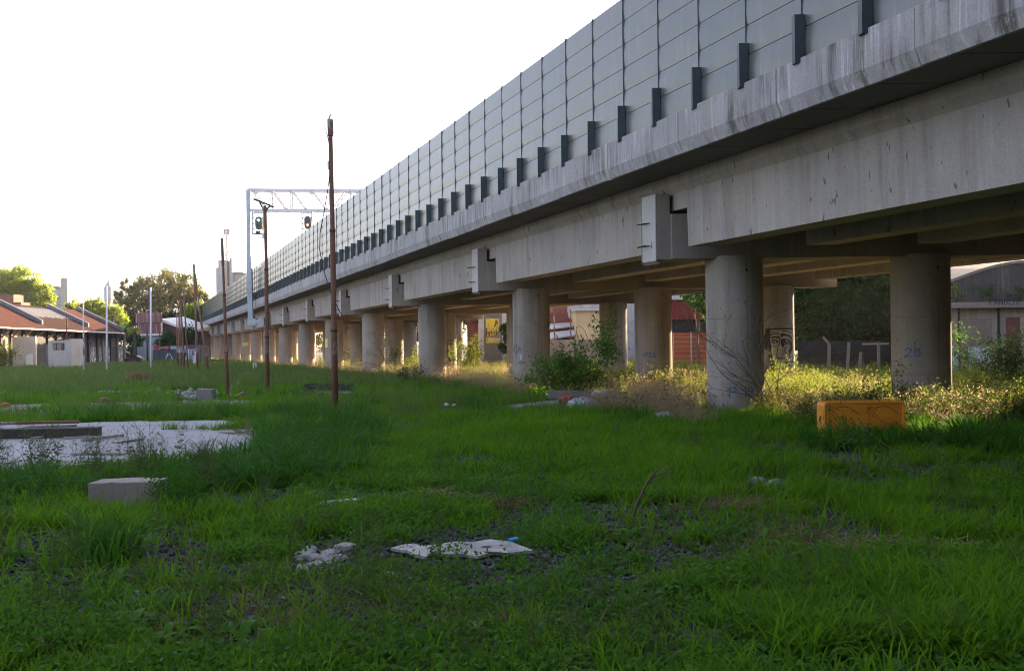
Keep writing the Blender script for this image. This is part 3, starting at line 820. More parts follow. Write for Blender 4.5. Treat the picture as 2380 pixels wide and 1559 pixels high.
# broad-leaved weeds and tiny ground leaves
def dock(i):
    r = np.random.default_rng(200 + i); V_, F_, A_, Rn = [], [], [], []; nv = 0
    for k in range(r.integers(6, 12)):
        a = r.uniform(0, 2 * pi); L = r.uniform(.14, .30); wd = L * r.uniform(.22, .34); el = r.uniform(.45, 1.25); seg = 6; rv = r.uniform() * .5
        for s_ in range(seg + 1):
            t_ = s_ / seg; o_ = L * (t_ * cos(el) + .25 * t_ * t_); z = L * (t_ * sin(el) - .45 * t_ ** 3); ww = wd * (sin(pi * min(1, t_ * .93 + .05)) ** .8) * .5
            for sg in (-1, 0, 1): V_.append((cos(a) * o_ - sin(a) * ww * sg, sin(a) * o_ + cos(a) * ww * sg, z + (0 if sg == 0 else .18 * ww))); A_.append(t_); Rn.append(rv)
        for s_ in range(seg):
            for q_ in (0, 1):
                b_ = nv + s_ * 3 + q_; F_.append((b_, b_ + 1, b_ + 4, b_ + 3))
        nv += (seg + 1) * 3
    return np.array(V_), np.array(F_), A_, Rn
pr = protos('broadleaf_weeds', dock, 6, M['weed'])
P = scatter_points(2100, -14, 14, 5, 24, lambda P: ~onslab(P) & ~cleared(P) & (vn(P, .8, 11) > .45) & ((rng.uniform(size=len(P)) < .3) | ((vn(P, .55) * .6 + vn(P, 1.7, 5) * .4) > BARE(P))), 1.3)
scatter('broadleaf_weeds', pr, P, .45, 1.05, M['weed'])
def tiny(i):
    r = np.random.default_rng(300 + i); n = 60
    P_ = np.stack([r.normal(0, .09, n), r.normal(0, .09, n), r.uniform(.01, .11, n)], 1)
    Nn = np.stack([r.normal(0, 1, n), r.normal(0, 1, n), r.uniform(.2, 1, n)], 1)
    v, f, rn = leaf_quads(P_, Nn, .035, .022, r, .3); return v, f, np.ones(len(v)), rn * .5
pr = protos('ground_leaves', tiny, 6, M['weed'])
P = scatter_points(6200, -14, 14, 4.8, 20, lambda P: ~((P[:, 0] > .8) & (rng.uniform(size=len(P)) < .6)) & ((rng.uniform(size=len(P)) < .12) | ((vn(P, .55) * .6 + vn(P, 1.7, 5) * .4) > BARE(P))) & ~onslab(P) & ~cleared(P) & (vn(P, .6, 21) > .32), 1.6)
scatter('ground_leaves', pr, P, .6, 1.5, M['weed'])

# ballast stones where the grass is thin
def stone_src(i):
    r = np.random.default_rng(900 + i)
    b8 = np.array([[-1, -1, -1], [1, -1, -1], [1, 1, -1], [-1, 1, -1], [-1, -1, 1], [1, -1, 1], [1, 1, 1], [-1, 1, 1]]) * .5
    v = b8 * r.uniform(.5, 1.1, (8, 1)) * np.array([1, .8, .6]) + r.normal(size=(8, 3)) * .1
    return v, np.array([(0, 3, 2, 1), (4, 5, 6, 7), (0, 1, 5, 4), (1, 2, 6, 5), (2, 3, 7, 6), (3, 0, 4, 7)]), np.ones(8), r.uniform(size=8)
M['ballast'] = simple('dark ballast', (.050, .052, .060), .75, 0, .5, 3, .3)
pr = protos('loose_ballast', stone_src, 8, M['ballast'])
P = scatter_points(22000, -14, 14, 4.8, 20, lambda P: ~onslab(P) & ((vn(P, .55) * .6 + vn(P, 1.7, 5) * .4) < BARE(P) + .03), 1.4)
P[:, 2] += .012
scatter('loose_ballast', pr, P, .02, .075, M['ballast'], tilt=.6)

# flowering stems in front of the concrete floor
def stemplant(i):
    r = np.random.default_rng(400 + i); V_, F_, Rn = [], [], []; nv = 0
    def strip(a, b_, w0, w1):
        nonlocal nv
        d = b_ - a; s_ = np.cross(d, (.3, 1, .1)); s_ /= np.linalg.norm(s_); s2 = np.cross(d, s_); s2 /= np.linalg.norm(s2)
        for sd_ in (s_, s2):
            V_.extend([a - sd_ * w0, a + sd_ * w0, b_ + sd_ * w1, b_ - sd_ * w1]); F_.append((nv, nv + 1, nv + 2, nv + 3)); Rn.extend([.2] * 4); nv += 4
    for k in range(r.integers(2, 5)):
        p = np.array([r.normal(0, .06), r.normal(0, .06), 0.]); d = np.array([r.normal(0, .1), r.normal(0, .1), 1.]); Ht = r.uniform(.6, 1.1)
        for s_ in range(8):
            q_ = p + d * Ht / 8 + np.array([r.normal(0, .012), r.normal(0, .012), 0]); strip(p, q_, .0028, .0024); p = q_
            if s_ > 1:
                for _ in range(2 if s_ < 5 else 3):
                    a = r.uniform(0, 2 * pi); L = r.uniform(.05, .16); e = p + np.array([cos(a) * L, sin(a) * L, L * 1.0]); strip(p, e, .0018, .0014)
                    c_, f_, rn_ = leaf_quads(np.repeat(e[None], 4, 0), np.repeat(np.array([[cos(a), sin(a), .8]]), 4, 0), .028, .012, r, .6)
                    V_.extend(c_); F_.extend([tuple(x_ + nv for x_ in ff) for ff in f_]); Rn.extend(rn_); nv += len(c_)
            if s_ < 5:
                for _ in range(3):
                    a = r.uniform(0, 2 * pi)
                    c_, f_, rn_ = leaf_quads(p[None], np.array([[cos(a), sin(a), .3]]), .11, .03, r, .2)
                    V_.extend(c_); F_.extend([tuple(x_ + nv for x_ in ff) for ff in f_]); Rn.extend(rn_); nv += len(c_)
    return np.array(V_), np.array(F_), np.ones(len(V_)), Rn
pr = protos('flowering_stems', stemplant, 6, M['stem'])
P = scatter_points(48, -14, 2, 9, 17, lambda P: in_px(P, [(-60, 1075), (430, 1085), (600, 1130), (520, 1170), (330, 1150), (-60, 1150)]), 1.0)
scatter('flowering_stems', pr, P, .5, .85, M['stem'])
P = scatter_points(260, -14, 14, 6, 40, lambda P: ~onslab(P) & (offv(P) < -3), 1.0)
scatter('scattered_stems', pr, P, .3, .55, M['stem'])

# dry grass and golden weeds below the viaduct
def dry(i):
    v, f, a, rn = blades(22, .75, .017, .32, .6, 4, 500 + i, .65, .9); r = np.random.default_rng(i)
    n = 60; P_ = np.stack([r.normal(0, .28, n), r.normal(0, .28, n), r.uniform(.1, .85, n)], 1)
    v2, f2, rn2 = leaf_quads(P_, r.normal(size=(n, 3)), .10, .034, r, .8)
    return np.concatenate([v, v2]), np.concatenate([f, f2 + len(v)]), np.ones(len(v) + len(v2)), np.concatenate([rn, rn2])
pr = protos('dry_grass', dry, 5, M['straw'])
PILE = [(1230, 908), (1475, 905), (1480, 950), (1400, 962), (1170, 958)]
P = scatter_points(1350, -60, 30, 21.5, 175, lambda P: ~((P[:, 0] > 4.4) & (P[:, 0] < 6.5) & (P[:, 1] > 21.5) & (P[:, 1] < 26.8)) & ~in_px(P, PILE) & (vn(P, .9, 31) > .3) & ~((P[:, 0] > 4.5) & (P[:, 1] < 34) & (rng.uniform(size=len(P)) < .75)) & (offv(P) > -2.9 + 1.3 * vn(P, .6, 2)) & (offv(P) < 9) & (rng.uniform(size=len(P)) < np.where(offv(P) < 1.2, 1, .3)), 1.1)
def p19(P): return (P[:, 0] > 4.4) & (P[:, 0] < 6.5) & (P[:, 1] > 21.5) & (P[:, 1] < 26.8)
P2 = scatter_points(110, -8, 10, 22, 30, lambda P: ~p19(P) & (offv(P) > -3.6) & (offv(P) < -.5), 1.0)
scatter('dry_grass', pr, np.concatenate([P, P2]), .35, .95, M['straw'])
def leafy(i):
    r = np.random.default_rng(600 + i); n = 190
    st = r.normal(0, .16, (9, 2)); k = r.integers(0, 9, n); hz = r.uniform(.1, 1, n) * (.6 + .4 * r.uniform(size=9))[k]
    P_ = np.stack([st[k, 0] * (1 + hz) + r.normal(0, .04, n), st[k, 1] * (1 + hz) + r.normal(0, .04, n), hz], 1)
    v, f, rn = leaf_quads(P_, np.concatenate([r.normal(size=(n, 2)), r.uniform(0, 1, (n, 1))], 1), .082, .034, r, .4)
    bv, bf, ba, brn = blades(9, .9, .007, .1, .2, 4, i, .3, .25)
    return np.concatenate([v, bv]), np.concatenate([f, bf + len(v)]), np.ones(len(v) + len(bv)), np.concatenate([rn, brn])
pr = protos('leafy_weeds', leafy, 6, M['goldweed'])
P = scatter_points(2900, -60, 45, 22.5, 165, lambda P: (vn(P, .7, 41) > .36) & (offv(P) > -.6 + 1.4 * vn(P, .5, 8)) & (offv(P) < 24) & ((offv(P) > 1.5) | (vn(P, .45, 4) > .5)), 1.25)
scatter('leafy_weeds', pr, P, .35, 1.0, M['goldweed'], extra=.6 + .6 * vn(P, .4, 77))
P = scatter_points(380, 3, 20, 20, 28, lambda P: ~p19(P) & (offv(P) > -2.5) & (P[:, 1] > 21.5 + .0 * P[:, 0]), 1.0)
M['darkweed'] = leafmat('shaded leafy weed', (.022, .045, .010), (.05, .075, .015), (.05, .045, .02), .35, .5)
pr = protos('rank_weeds', leafy, 4, M['darkweed'])
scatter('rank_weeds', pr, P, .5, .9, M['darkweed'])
#@@PART2
# ------------------------------------------------------------------ poles on the lot
def pole(name, label, cat, base, top, wb, wt, mat, group=None, depth=None, joints=True, lean=0.0, cap=None, n=10):
    b = G(*base) if depth is None else D(base[0], base[1], depth)
    t_ = D(top[0], top[1], b.y + lean)
    k = b.y / F
    rb, rt = wb * k / 2, wt * k / 2
    root = empty(name, b); tag(root, label, cat, group)
    mb = MB(); b2 = b - Vector((0, 0, .4))
    if joints:
        j1 = b2.lerp(t_, .34); j2 = b2.lerp(t_, .68); rm = (rb + rt) / 2
        bend = Vector((random.uniform(-.03, .03), 0, 0))
        mb.tube([b2, j1 - (t_ - b2) * .002, j1, j2 + bend, j2 + bend + (t_ - b2) * .002, t_], [rb, rb * .98, rm * 1.02, rm, rt * 1.02, rt], n)
        mb.tube([j1 - (t_ - b2).normalized() * .06, j1 + (t_ - b2).normalized() * .04], rb * 1.12, n)
        mb.tube([j2 + bend - (t_ - b2).normalized() * .05, j2 + bend + (t_ - b2).normalized() * .03], rm * 1.12, n)
    else:
        mb.tube([b2, b2.lerp(t_, .5), t_], [rb, (rb + rt) / 2, rt], n)
    mb.build('shaft', mat, root, smooth=True)
    return root, b, t_
GP = 'rusty poles in a row along the viaduct'
root, b, t_ = pole('rusty_pole', 'tallest and nearest rusty pole, a broken box at its top and a dangling cable', 'pole', (780, 962), (768, 318), 15, 10.5, M['rust'], GP)
mb = MB(); top = D(767, 268, b.y)
ax = (top - t_).normalized(); sx = Vector((1, 0, 0))
mb.obox(t_.lerp(top, .42), sx, (0, 1, 0), ax, .14, .13, (top - t_).length * .78)
mb.obox(t_.lerp(top, .45) + Vector((.055, 0, 0)), sx, (0, 1, 0), ax, .05, .15, (top - t_).length * .62)
mb.bar(t_.lerp(top, .75) - Vector((.05, 0, 0)), top + Vector((.02, 0, .02)), .035)
mb.build('broken_box', M['rust2'], root)
mb = MB(); lt = D(768, 385, b.y); mb.obox(lt + Vector((-.055, -.04, 0)), (1, 0, 0), (0, 1, 0), (0, 0, 1), .04, .05, .24); mb.build('number_plate', M['whitepaint'], root)
mb = MB()
for s_ in (-1, 1):
    c0 = D(770 + s_ * 4, 405, b.y); pts = [c0, c0 + Vector((s_ * .1, 0, -.02)), c0 + Vector((s_ * .17, 0, .05)), c0 + Vector((s_ * .2, 0, .09)), c0 + Vector((s_ * .23, 0, .06)), c0 + Vector((s_ * .2, 0, .03))]
    mb.tube(pts, .006, 5); mb.tube([c0 + Vector((0, 0, -.08)), c0 + Vector((s_ * .1, 0, -.09)), c0 + Vector((s_ * .15, 0, .02))], .006, 5)
    mb.build('wire_hook', M['rust2'], root); mb = MB()
mb.tube([D(768, 352, b.y), D(764, 330, b.y), D(757, 303, b.y), D(748, 284, b.y), D(742, 272, b.y)], [.014, .012, .010, .008, .006], 6)
mb.build('loose_cable_end', M['signal_body'], root)
mb = MB(); cp = [(767, 400), (762, 440), (752, 500), (744, 540), (743, 580), (750, 620), (765, 670), (785, 715), (800, 745), (806, 757), (804, 772)]
mb.tube([D(x_, y_, b.y - .05) for x_, y_ in cp], .013, 6); mb.build('hanging_cable', M['signal_body'], root)
root, b, t_ = pole('rusty_pole', 'rusty pole with a bent crossarm on top, second from the camera', 'pole', (622, 915), (616, 478), 10.5, 7.5, M['rust'], GP)
mb = MB(); mb.bar(D(590, 463, b.y), D(613, 472, b.y), .09, .07); mb.bar(D(612, 471, b.y), D(636, 482, b.y), .09, .07); mb.build('crossarm', M['post'], root)
mb = MB(); mb.bar(D(602, 467, b.y), D(614, 492, b.y), .05); mb.build('brace', M['rust2'], root)
mb = MB(); mb.bar(D(628, 477, b.y), D(617, 492, b.y), .05); mb.build('brace', M['rust2'], root)
mb = MB(); mb.obox(D(613, 549, b.y) + Vector((0, -.08, 0)), (1, 0, 0), (0, 1, 0), (0, 0, 1), .08, .04, .22); mb.build('number_plate', M['whitepaint'], root)
PL = [((530, 925), (516, 560), 9, 5.5, 'rusty pole behind the hollow concrete block, its top leaning slightly left', True),
      ((486, 868), (452, 635), 6.2, 4.5, 'strongly leaning rusty pole crossing the upright one beside it', True),
      ((459.5, 864), (451, 617), 6, 4.5, 'upright rusty pole with a lichen grey tip, just left of the strongly leaning pole', True),
      ((438, 865), (427, 673), 4.6, 3.2, 'thin rusty pole fading to grey at the foot, rightmost of the far cluster', False),
      ((430, 862.6), (419, 693), 5.2, 3.4, 'thickest brown pole of the far cluster of thin poles', False),
      ((422, 856), (417, 705), 3.6, 2.6, 'slender pole in the middle of the far cluster', False),
      ((415, 854), (416, 730), 3.6, 2.6, 'second pole from the left in the far cluster', False),
      ((412, 850), (411, 728), 3.4, 2.4, 'leftmost thin rusty pole of the far cluster', False)]
for base, top, wb, wt, lab, j in PL:
    root, b, t_ = pole('rusty_pole', lab, 'pole', base, top, wb, wt, M['rust2'] if base[0] != 530 else M['rust'], GP, joints=j)
    if wb > 5.5:
        mb = MB(); ax = (t_ - b).normalized(); mb.tube([t_ - ax * .9, t_ + ax * .1], wt * b.y / F / 2 * 1.25, 8); mb.build('pole_tip', simple('lichen grey metal', (.13, .13, .08), .9), root)
GPW = 'painted metal posts on the left'
pole('white_post', 'clean white metal post in front of the water tower', 'post', (248, 865), (248, 664), 4.6, 3.8, M['whitepaint'], GPW, joints=False)
pole('white_post', 'white metal post in front of the brown hoarding', 'post', (351, 862), (350, 668), 4.6, 3.8, M['whitepaint'], GPW, joints=False)
pole('white_post', 'shorter post with white paint peeling to rust, left of the two clean white ones', 'post', (194.5, 868), (193.5, 692), 4.4, 3.0, M['mottled'], GPW, joints=False)
pole('thin_rod', 'thin pale rod standing at the far left by the lit wall', 'rod', (19, 852), (18.5, 785), 2.2, 1.6, M['whitepaint'], joints=False)
pole('rust_rod', 'thin rusty rod beside the freestanding pale wall', 'rod', (31, 850), (30.5, 752), 2.2, 1.6, M['rust2'], joints=False)
pole('leaning_stake', 'short rusty stake with a pale tip leaning by the hollow concrete block', 'stake', (411, 934), (423, 893), 3.4, 2.6, M['rust2'], joints=False)
for i, (x_, y0_, y1_) in enumerate([(532, 899, 936), (541, 893, 930), (85, 862, 880), (124, 850, 868), (307, 850, 878), (376, 840, 872), (66, 856, 878)]):
    pole('rebar_stake', ['thin dark rod just right of the third rusty pole', 'thin dark rod, the taller of two beside the third rusty pole', 'thin rod in the grass, second from the left of the photo', 'thin rod in the grass below the ruined shed', 'thin rod in the grass before the wrecked car', 'stout rusty stump in the grass below the dark hoarding', 'thin rod in the grass, leftmost in the photo'][i], 'rod', (x_, y1_), (x_ + .5, y0_), 1.8 if i != 5 else 4, 1.4 if i != 5 else 3.5, M['rust2'], 'rods stuck in the grass', joints=False)
mb = MB(); a = G(461, 890); dd = a.y; bend = [D(461, 884, dd), D(503, 878.5, dd), D(508, 919, dd)]
mb.bar(bend[0], bend[1], .06); mb.bar(bend[1], bend[2] - Vector((0, 0, .1)), .06)
tag(mb.build('bent_frame', M['rust2'], origin=bend[2]), 'rusty angle iron bent into a corner, over the hollow concrete block', 'scrap frame')

# ------------------------------------------------------------------ signal gantry
GD = 112.0
g0 = D(583, 750, GD)
gr = empty('signal_gantry', g0); tag(gr, 'galvanised railway signal gantry fixed to the viaduct, trussed beam over the tracks', 'signal gantry')
mb = MB(); mb.bar(D(583, 752, GD), D(579, 596, GD), .52, .42); mb.bar(D(579, 596, GD), D(577.5, 441, GD), .44, .36); mb.obox(D(580.5, 673, GD), (1, 0, 0), (0, 1, 0), (0, 0, 1), .72, .6, .1); mb.obox(D(581, 680, GD), (1, 0, 0), (0, 1, 0), (0, 0, 1), .72, .6, .1)
mb.build('post', M['galv'], gr)
mb = MB(); mb.bar(D(580, 748, GD), D(607, 748, GD), .4, .45); mb.obox(D(586, 748, GD), (1, 0, 0), (0, 1, 0), (0, 0, 1), .9, .5, .75); mb.obox(D(609, 748, GD), (1, 0, 0), (0, 1, 0), (0, 0, 1), .5, .6, 1.0); mb.build('bracket', M['galv'], gr)
mb = MB()
for dy in (0, 1.2):
    def Q(x_, y_): p = D(x_, y_, GD); return p + Vector((0, dy, dy * 0))
    XE = 880
    ty = lambda x_: 441 + (x_ - 577) * .008; by = lambda x_: 488.5 + (x_ - 577) * .003
    mb.bar(Q(577, ty(577)), Q(XE, ty(XE)), .2, .26); mb.bar(Q(580, by(580)), Q(XE, by(XE)), .2, .26)
    vs = [628, 675, 721, 765, 811, 857]
    for x_ in vs: mb.bar(Q(x_, ty(x_)), Q(x_, by(x_)), .13, .13)
    for x0_, x1_ in ((584, 617), (631, 665), (677, 711), (724, 758)): mb.bar(Q(x0_, ty(x0_)), Q(x1_, by(x1_)), .12, .12)
    for x0_, x1_ in ((803, 770), (852, 816)): mb.bar(Q(x0_, ty(x0_)), Q(x1_, by(x1_)), .12, .12)
    for x_ in vs + [590]: mb.obox(Q(x_, ty(x_) + 3), (1, 0, 0), (0, 1, 0), (0, 0, 1), .45, .06, .3); 
    for x_ in (617, 665, 711, 758): mb.obox(Q(x_, by(x_) - 3), (1, 0, 0), (0, 1, 0), (0, 0, 1), .45, .06, .3)
for x_ in range(590, 880, 23): mb.bar(D(x_, ty(x_), GD), D(x_ + 8, ty(x_), GD) + Vector((0, 1.2, 0)), .08); mb.bar(D(x_, by(x_), GD), D(x_ + 8, by(x_), GD) + Vector((0, 1.2, 0)), .08)
mb.build('truss_beam', M['galvlight'], gr)
for k, y_ in enumerate((462, 474)):
    mb = MB(); mb.tube([D(582, y_, GD + .6), D(860, y_ + 2, GD + .6)], .03, 5); mb.build('cable', M['rust2'], gr)
def lattice(x0_, x1_, y0_, y1_, hx, hy, lampy, col, lab):
    fr = MB()
    for x_ in (x0_, x1_): fr.bar(D(x_, y0_, GD), D(x_, y1_, GD), .14)
    k = 4
    for i in range(k + 1):
        y_ = y0_ + 4 + (y1_ - y0_ - 6) * i / k; fr.bar(D(x0_, y_, GD), D(x1_, y_, GD), .07 if i < k else .16)
        if i < k:
            y2 = y0_ + 4 + (y1_ - y0_ - 6) * (i + 1) / k; fr.bar(D(x0_, y_, GD + .05), D(x1_, y2, GD + .05), .05); fr.bar(D(x1_, y_, GD + .1), D(x0_, y2, GD + .1), .05)
    f_ = fr.build('signal_frame', M['galv'], gr)
    hd = MB(); c = D(hx, hy, GD - .35); n = 20; v = []
    for dy in (0, .25):
        for q_ in range(n):
            a = 2 * pi * q_ / n; v.append(c + Vector((.38 * cos(a), dy, .33 * (1 if sin(a) > 0 else -1) + .38 * sin(a))))
    hd.add(v, [tuple(range(n)), tuple(range(2 * n - 1, n - 1, -1))] + [(q_, q_ + n, (q_ + 1) % n + n, (q_ + 1) % n) for q_ in range(n)])
    h_ = hd.build('signal_head', M['signal_body'], f_); h_['label'] = lab
    lm = MB(); lc = D(hx, lampy, GD - .40); lm.add([lc + Vector((.12 * cos(2 * pi * q_ / 12), 0, .12 * sin(2 * pi * q_ / 12))) for q_ in range(12)], [tuple(range(12))]); lm.build('signal_lamp', emis('lamp ' + lab[:5], col, 6), gr)
    hood = MB(); hood.tube([lc + Vector((0, .02, .02)), lc + Vector((0, -.18, .03))], .16, 12, cap=False); hood.build('lamp_hood', M['signal_body'], gr)
    bx_ = MB(); bc = D(hx - 1, hy + 22, GD - .2); bx_.obox(bc, (1, 0, 0), (0, 1, 0), (0, 0, 1), .5, .2, .32); bx_.build('junction_box', M['signal_body'], gr)
lattice(587, 612, 491, 546, 601, 518.5, 512, (.25, 1.0, .75), 'green-lit oval signal head')
lattice(702, 725, 491, 546, 715, 517.5, 523, (1.0, .06, .04), 'red-lit oval signal head')

# ------------------------------------------------------------------ trees
M['bark'] = simple('bark', (.10, .08, .06), .9, 0, .3, 3, .3)
M['leaf_bright'] = leafmat('bright tree leaves', (.12, .19, .03), (.26, .32, .05), (.19, .24, .04), .55, .12)
M['leaf_olive'] = leafmat('olive tree leaves', (.05, .065, .02), (.13, .13, .035), (.085, .095, .03), .5, .1)
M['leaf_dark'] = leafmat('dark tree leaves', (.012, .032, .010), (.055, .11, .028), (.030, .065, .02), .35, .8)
M['leaf_fresh'] = leafmat('fresh shrub leaves', (.05, .12, .02), (.09, .18, .03), (.06, .13, .025), .45, .6)
def tree(name, label, cat, base, lobes, nleaf, leaf, mat, depth, group=None, trunk_r=.35, thick=.8, seed=1, limbs=True, clump=.18):
    """lobes: (px,py,rx,ry) ellipses in photo pixels at the given depth, real 3-D ellipsoids with a spread in depth"""
    r = np.random.default_rng(seed)
    root = empty(name, base); tag(root, label, cat, group)
    k = depth / F; Ps, Ns = [], []; cs = []
    area = [l[2] * l[3] for l in lobes]; tot = sum(area)
    for (px, py, rx, ry), ar in zip(lobes, area):
        dz_ = r.uniform(-.5, .5) * rx * k * thick
        c = D(px, py, depth + dz_); rad = np.array([rx * k, rx * k * thick, ry * k]); cs.append(c)
        n = int(nleaf * ar / tot); nc = max(8, n // 70)
        u = r.normal(size=(nc, 3)); u /= np.linalg.norm(u, axis=1)[:, None]
        cc = np.array(c) + u * (r.uniform(.35, 1.0, (nc, 1)) ** .6) * rad
        csz = r.uniform(.5, 1.3, nc)[:, None] * min(rad[0], rad[2]) * clump
        ki = r.integers(0, nc, n); off = r.normal(size=(n, 3)) * csz[ki]
        p = cc[ki] + off; Ps.append(p); nn = (p - np.array(c)) / rad; Ns.append(nn / (np.linalg.norm(nn, axis=1)[:, None] + 1e-6) * .7 + np.array([0, 0, .15]))
    P = np.concatenate(Ps); Nn = np.concatenate(Ns)
    v, f, rn = leaf_quads(P, Nn, leaf, leaf * .5, r, .8)
    o = np.array(root.location)
    me = np_mesh('crown', v - o, f, mat, {'rnd': rn}); co = bpy.data.objects.new('crown', me); C.objects.link(co); co.parent = root
    mb = MB(); base = Vector(base); cen = sum(cs, Vector()) / len(cs); top = Vector((cen.x, cen.y, base.z + (cen.z - base.z) * .75))
    mid = base.lerp(top, .5) + Vector((r.uniform(-.2, .2), 0, 0))
    mb.tube([base - Vector((0, 0, .3)), mid, top], [trunk_r, trunk_r * .7, trunk_r * .35], 8)
    if limbs:
        for c in cs:
            a = mid.lerp(top, r.uniform(.0, .8)); mb.tube([a, a.lerp(c, .5) + Vector((0, 0, -.05 * (c - a).length)), c], [trunk_r * .4, trunk_r * .22, trunk_r * .08], 6)
    mb.build('trunk', M['bark'], root)
    return root
def gb(px, depth): # ground point below pixel column at depth
    p = D(px, 800, depth); return Vector((p.x, p.y, float(gz(p.x, p.y))))
TG = 'trees behind the rust-roofed warehouse'
tree('tree', 'big bright green tree rising behind the rusty warehouse roof at far left', 'tree', gb(40, 190), [(20, 660, 48, 36), (60, 650, 34, 28), (85, 690, 34, 34), (45, 700, 50, 34), (112, 702, 24, 22), (-25, 680, 50, 50), (10, 690, 40, 40)], 26000, .55, M['leaf_bright'], 190, TG, .5, seed=2)
tree('tree', 'low bright green tree between the pale apartment block and the water tower', 'tree', gb(205, 200), [(160, 722, 20, 12), (190, 714, 26, 16), (225, 714, 28, 18), (255, 730, 26, 22), (210, 735, 50, 20), (270, 750, 24, 20)], 15000, .5, M['leaf_bright'], 200, TG, .3, seed=3)
tree('tree', 'huge dark olive tree with a ragged crown behind the brown hoarding', 'tree', gb(370, 225), [(385, 665, 40, 34), (345, 680, 42, 38), (300, 690, 34, 22), (300, 662, 22, 13), (425, 668, 36, 32), (455, 690, 26, 26), (400, 720, 60, 44), (330, 725, 58, 42), (285, 735, 38, 28), (450, 735, 40, 44), (360, 760, 70, 34), (472, 700, 12, 18), (275, 700, 12, 9), (430, 770, 50, 40)], 52000, .5, M['leaf_olive'], 225, TG, .7, seed=4, clump=.15)
tree('tree', 'yellow-green tree standing against the far end of the viaduct', 'tree', gb(450, 212), [(452, 722, 20, 22), (440, 735, 16, 16), (462, 712, 12, 14), (430, 745, 12, 10)], 5200, .42, M['leaf_bright'], 212, TG, .25, seed=5)
tree('shrub', 'dark bushy shrub growing over the brick shed', 'shrub', gb(400, 172), [(392, 792, 24, 20), (418, 796, 20, 16), (440, 780, 18, 20), (375, 800, 14, 14)], 7000, .3, M['leaf_dark'], 172, None, .12, seed=6)
def palm(label, px, py, depth, rad_px, n, seed, mat):
    r = np.random.default_rng(seed); base = gb(px, depth); top = D(px, py, depth); root = empty('palm_tree', base); tag(root, label, 'palm', 'palms by the warehouse end')
    mb = MB(); mb.tube([base - Vector((0, 0, .3)), base.lerp(top, .5), top], [.28, .22, .2], 8); mb.build('trunk', M['bark'], root)
    V_, F_ = [], []; R0 = rad_px * depth / F
    for i in range(n):
        a = 2 * pi * i / n + r.uniform(-.2, .2); el = r.uniform(-.1, 1.1); pts = []
        for s_ in range(8):
            t_ = s_ / 7; o_ = R0 * t_ * cos(el * .7); z = R0 * (t_ * sin(el) - .75 * t_ * t_); pts.append(np.array(top) + np.array([cos(a) * o_, sin(a) * o_, z]))
        for s_ in range(1, 8):
            for q_ in range(3):
                p = pts[s_ - 1] + (pts[s_] - pts[s_ - 1]) * q_ / 3; d = pts[s_] - pts[s_ - 1]; d /= np.linalg.norm(d)
                for sg in (-1, 1):
                    sd_ = np.array([-sin(a), cos(a), 0]) * sg; tip = p + sd_ * R0 * .22 * (1.1 - s_ / 9) + d * R0 * .12 - np.array([0, 0, R0 * .1])
                    b_ = len(V_); V_ += [p, p + d * R0 * .05, tip]; F_.append((b_, b_ + 1, b_ + 2))
    V_ = np.array(V_); o = np.array(root.location)
    me = np_mesh('fronds', V_ - o, np.array(F_), mat, {'rnd': r.uniform(0, 1, len(V_))}); co = bpy.data.objects.new('fronds', me); C.objects.link(co); co.parent = root
palm('short sunlit palm with a bushy head at the end of the warehouse', 312, 765, 160, 22, 26, 11, M['leaf_bright'])
palm('drooping darker palm hanging over the warehouse gable end', 262, 735, 170, 22, 22, 12, M['leaf_olive'])
palm('dark palm in shade just right of the warehouse end', 330, 788, 165, 20, 22, 13, M['leaf_dark'])
# dark trees beyond the viaduct
TG2 = 'trees beyond the viaduct'
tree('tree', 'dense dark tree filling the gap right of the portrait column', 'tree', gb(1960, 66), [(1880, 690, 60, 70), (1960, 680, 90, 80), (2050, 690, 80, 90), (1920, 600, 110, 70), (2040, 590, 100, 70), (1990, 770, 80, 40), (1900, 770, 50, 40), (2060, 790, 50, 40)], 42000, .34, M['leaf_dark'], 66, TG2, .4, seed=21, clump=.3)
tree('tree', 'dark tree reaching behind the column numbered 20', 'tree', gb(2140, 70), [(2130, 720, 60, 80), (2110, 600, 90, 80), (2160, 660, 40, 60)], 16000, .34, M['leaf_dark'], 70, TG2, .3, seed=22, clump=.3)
tree('tree', 'tall dark tree standing behind the dense dark tree', 'tree', gb(1930, 80), [(1900, 700, 90, 110), (1990, 650, 110, 120), (2080, 700, 100, 120), (1860, 640, 60, 60), (1960, 790, 120, 50)], 22000, .5, M['leaf_dark'], 80, TG2, .5, seed=28, clump=.35)
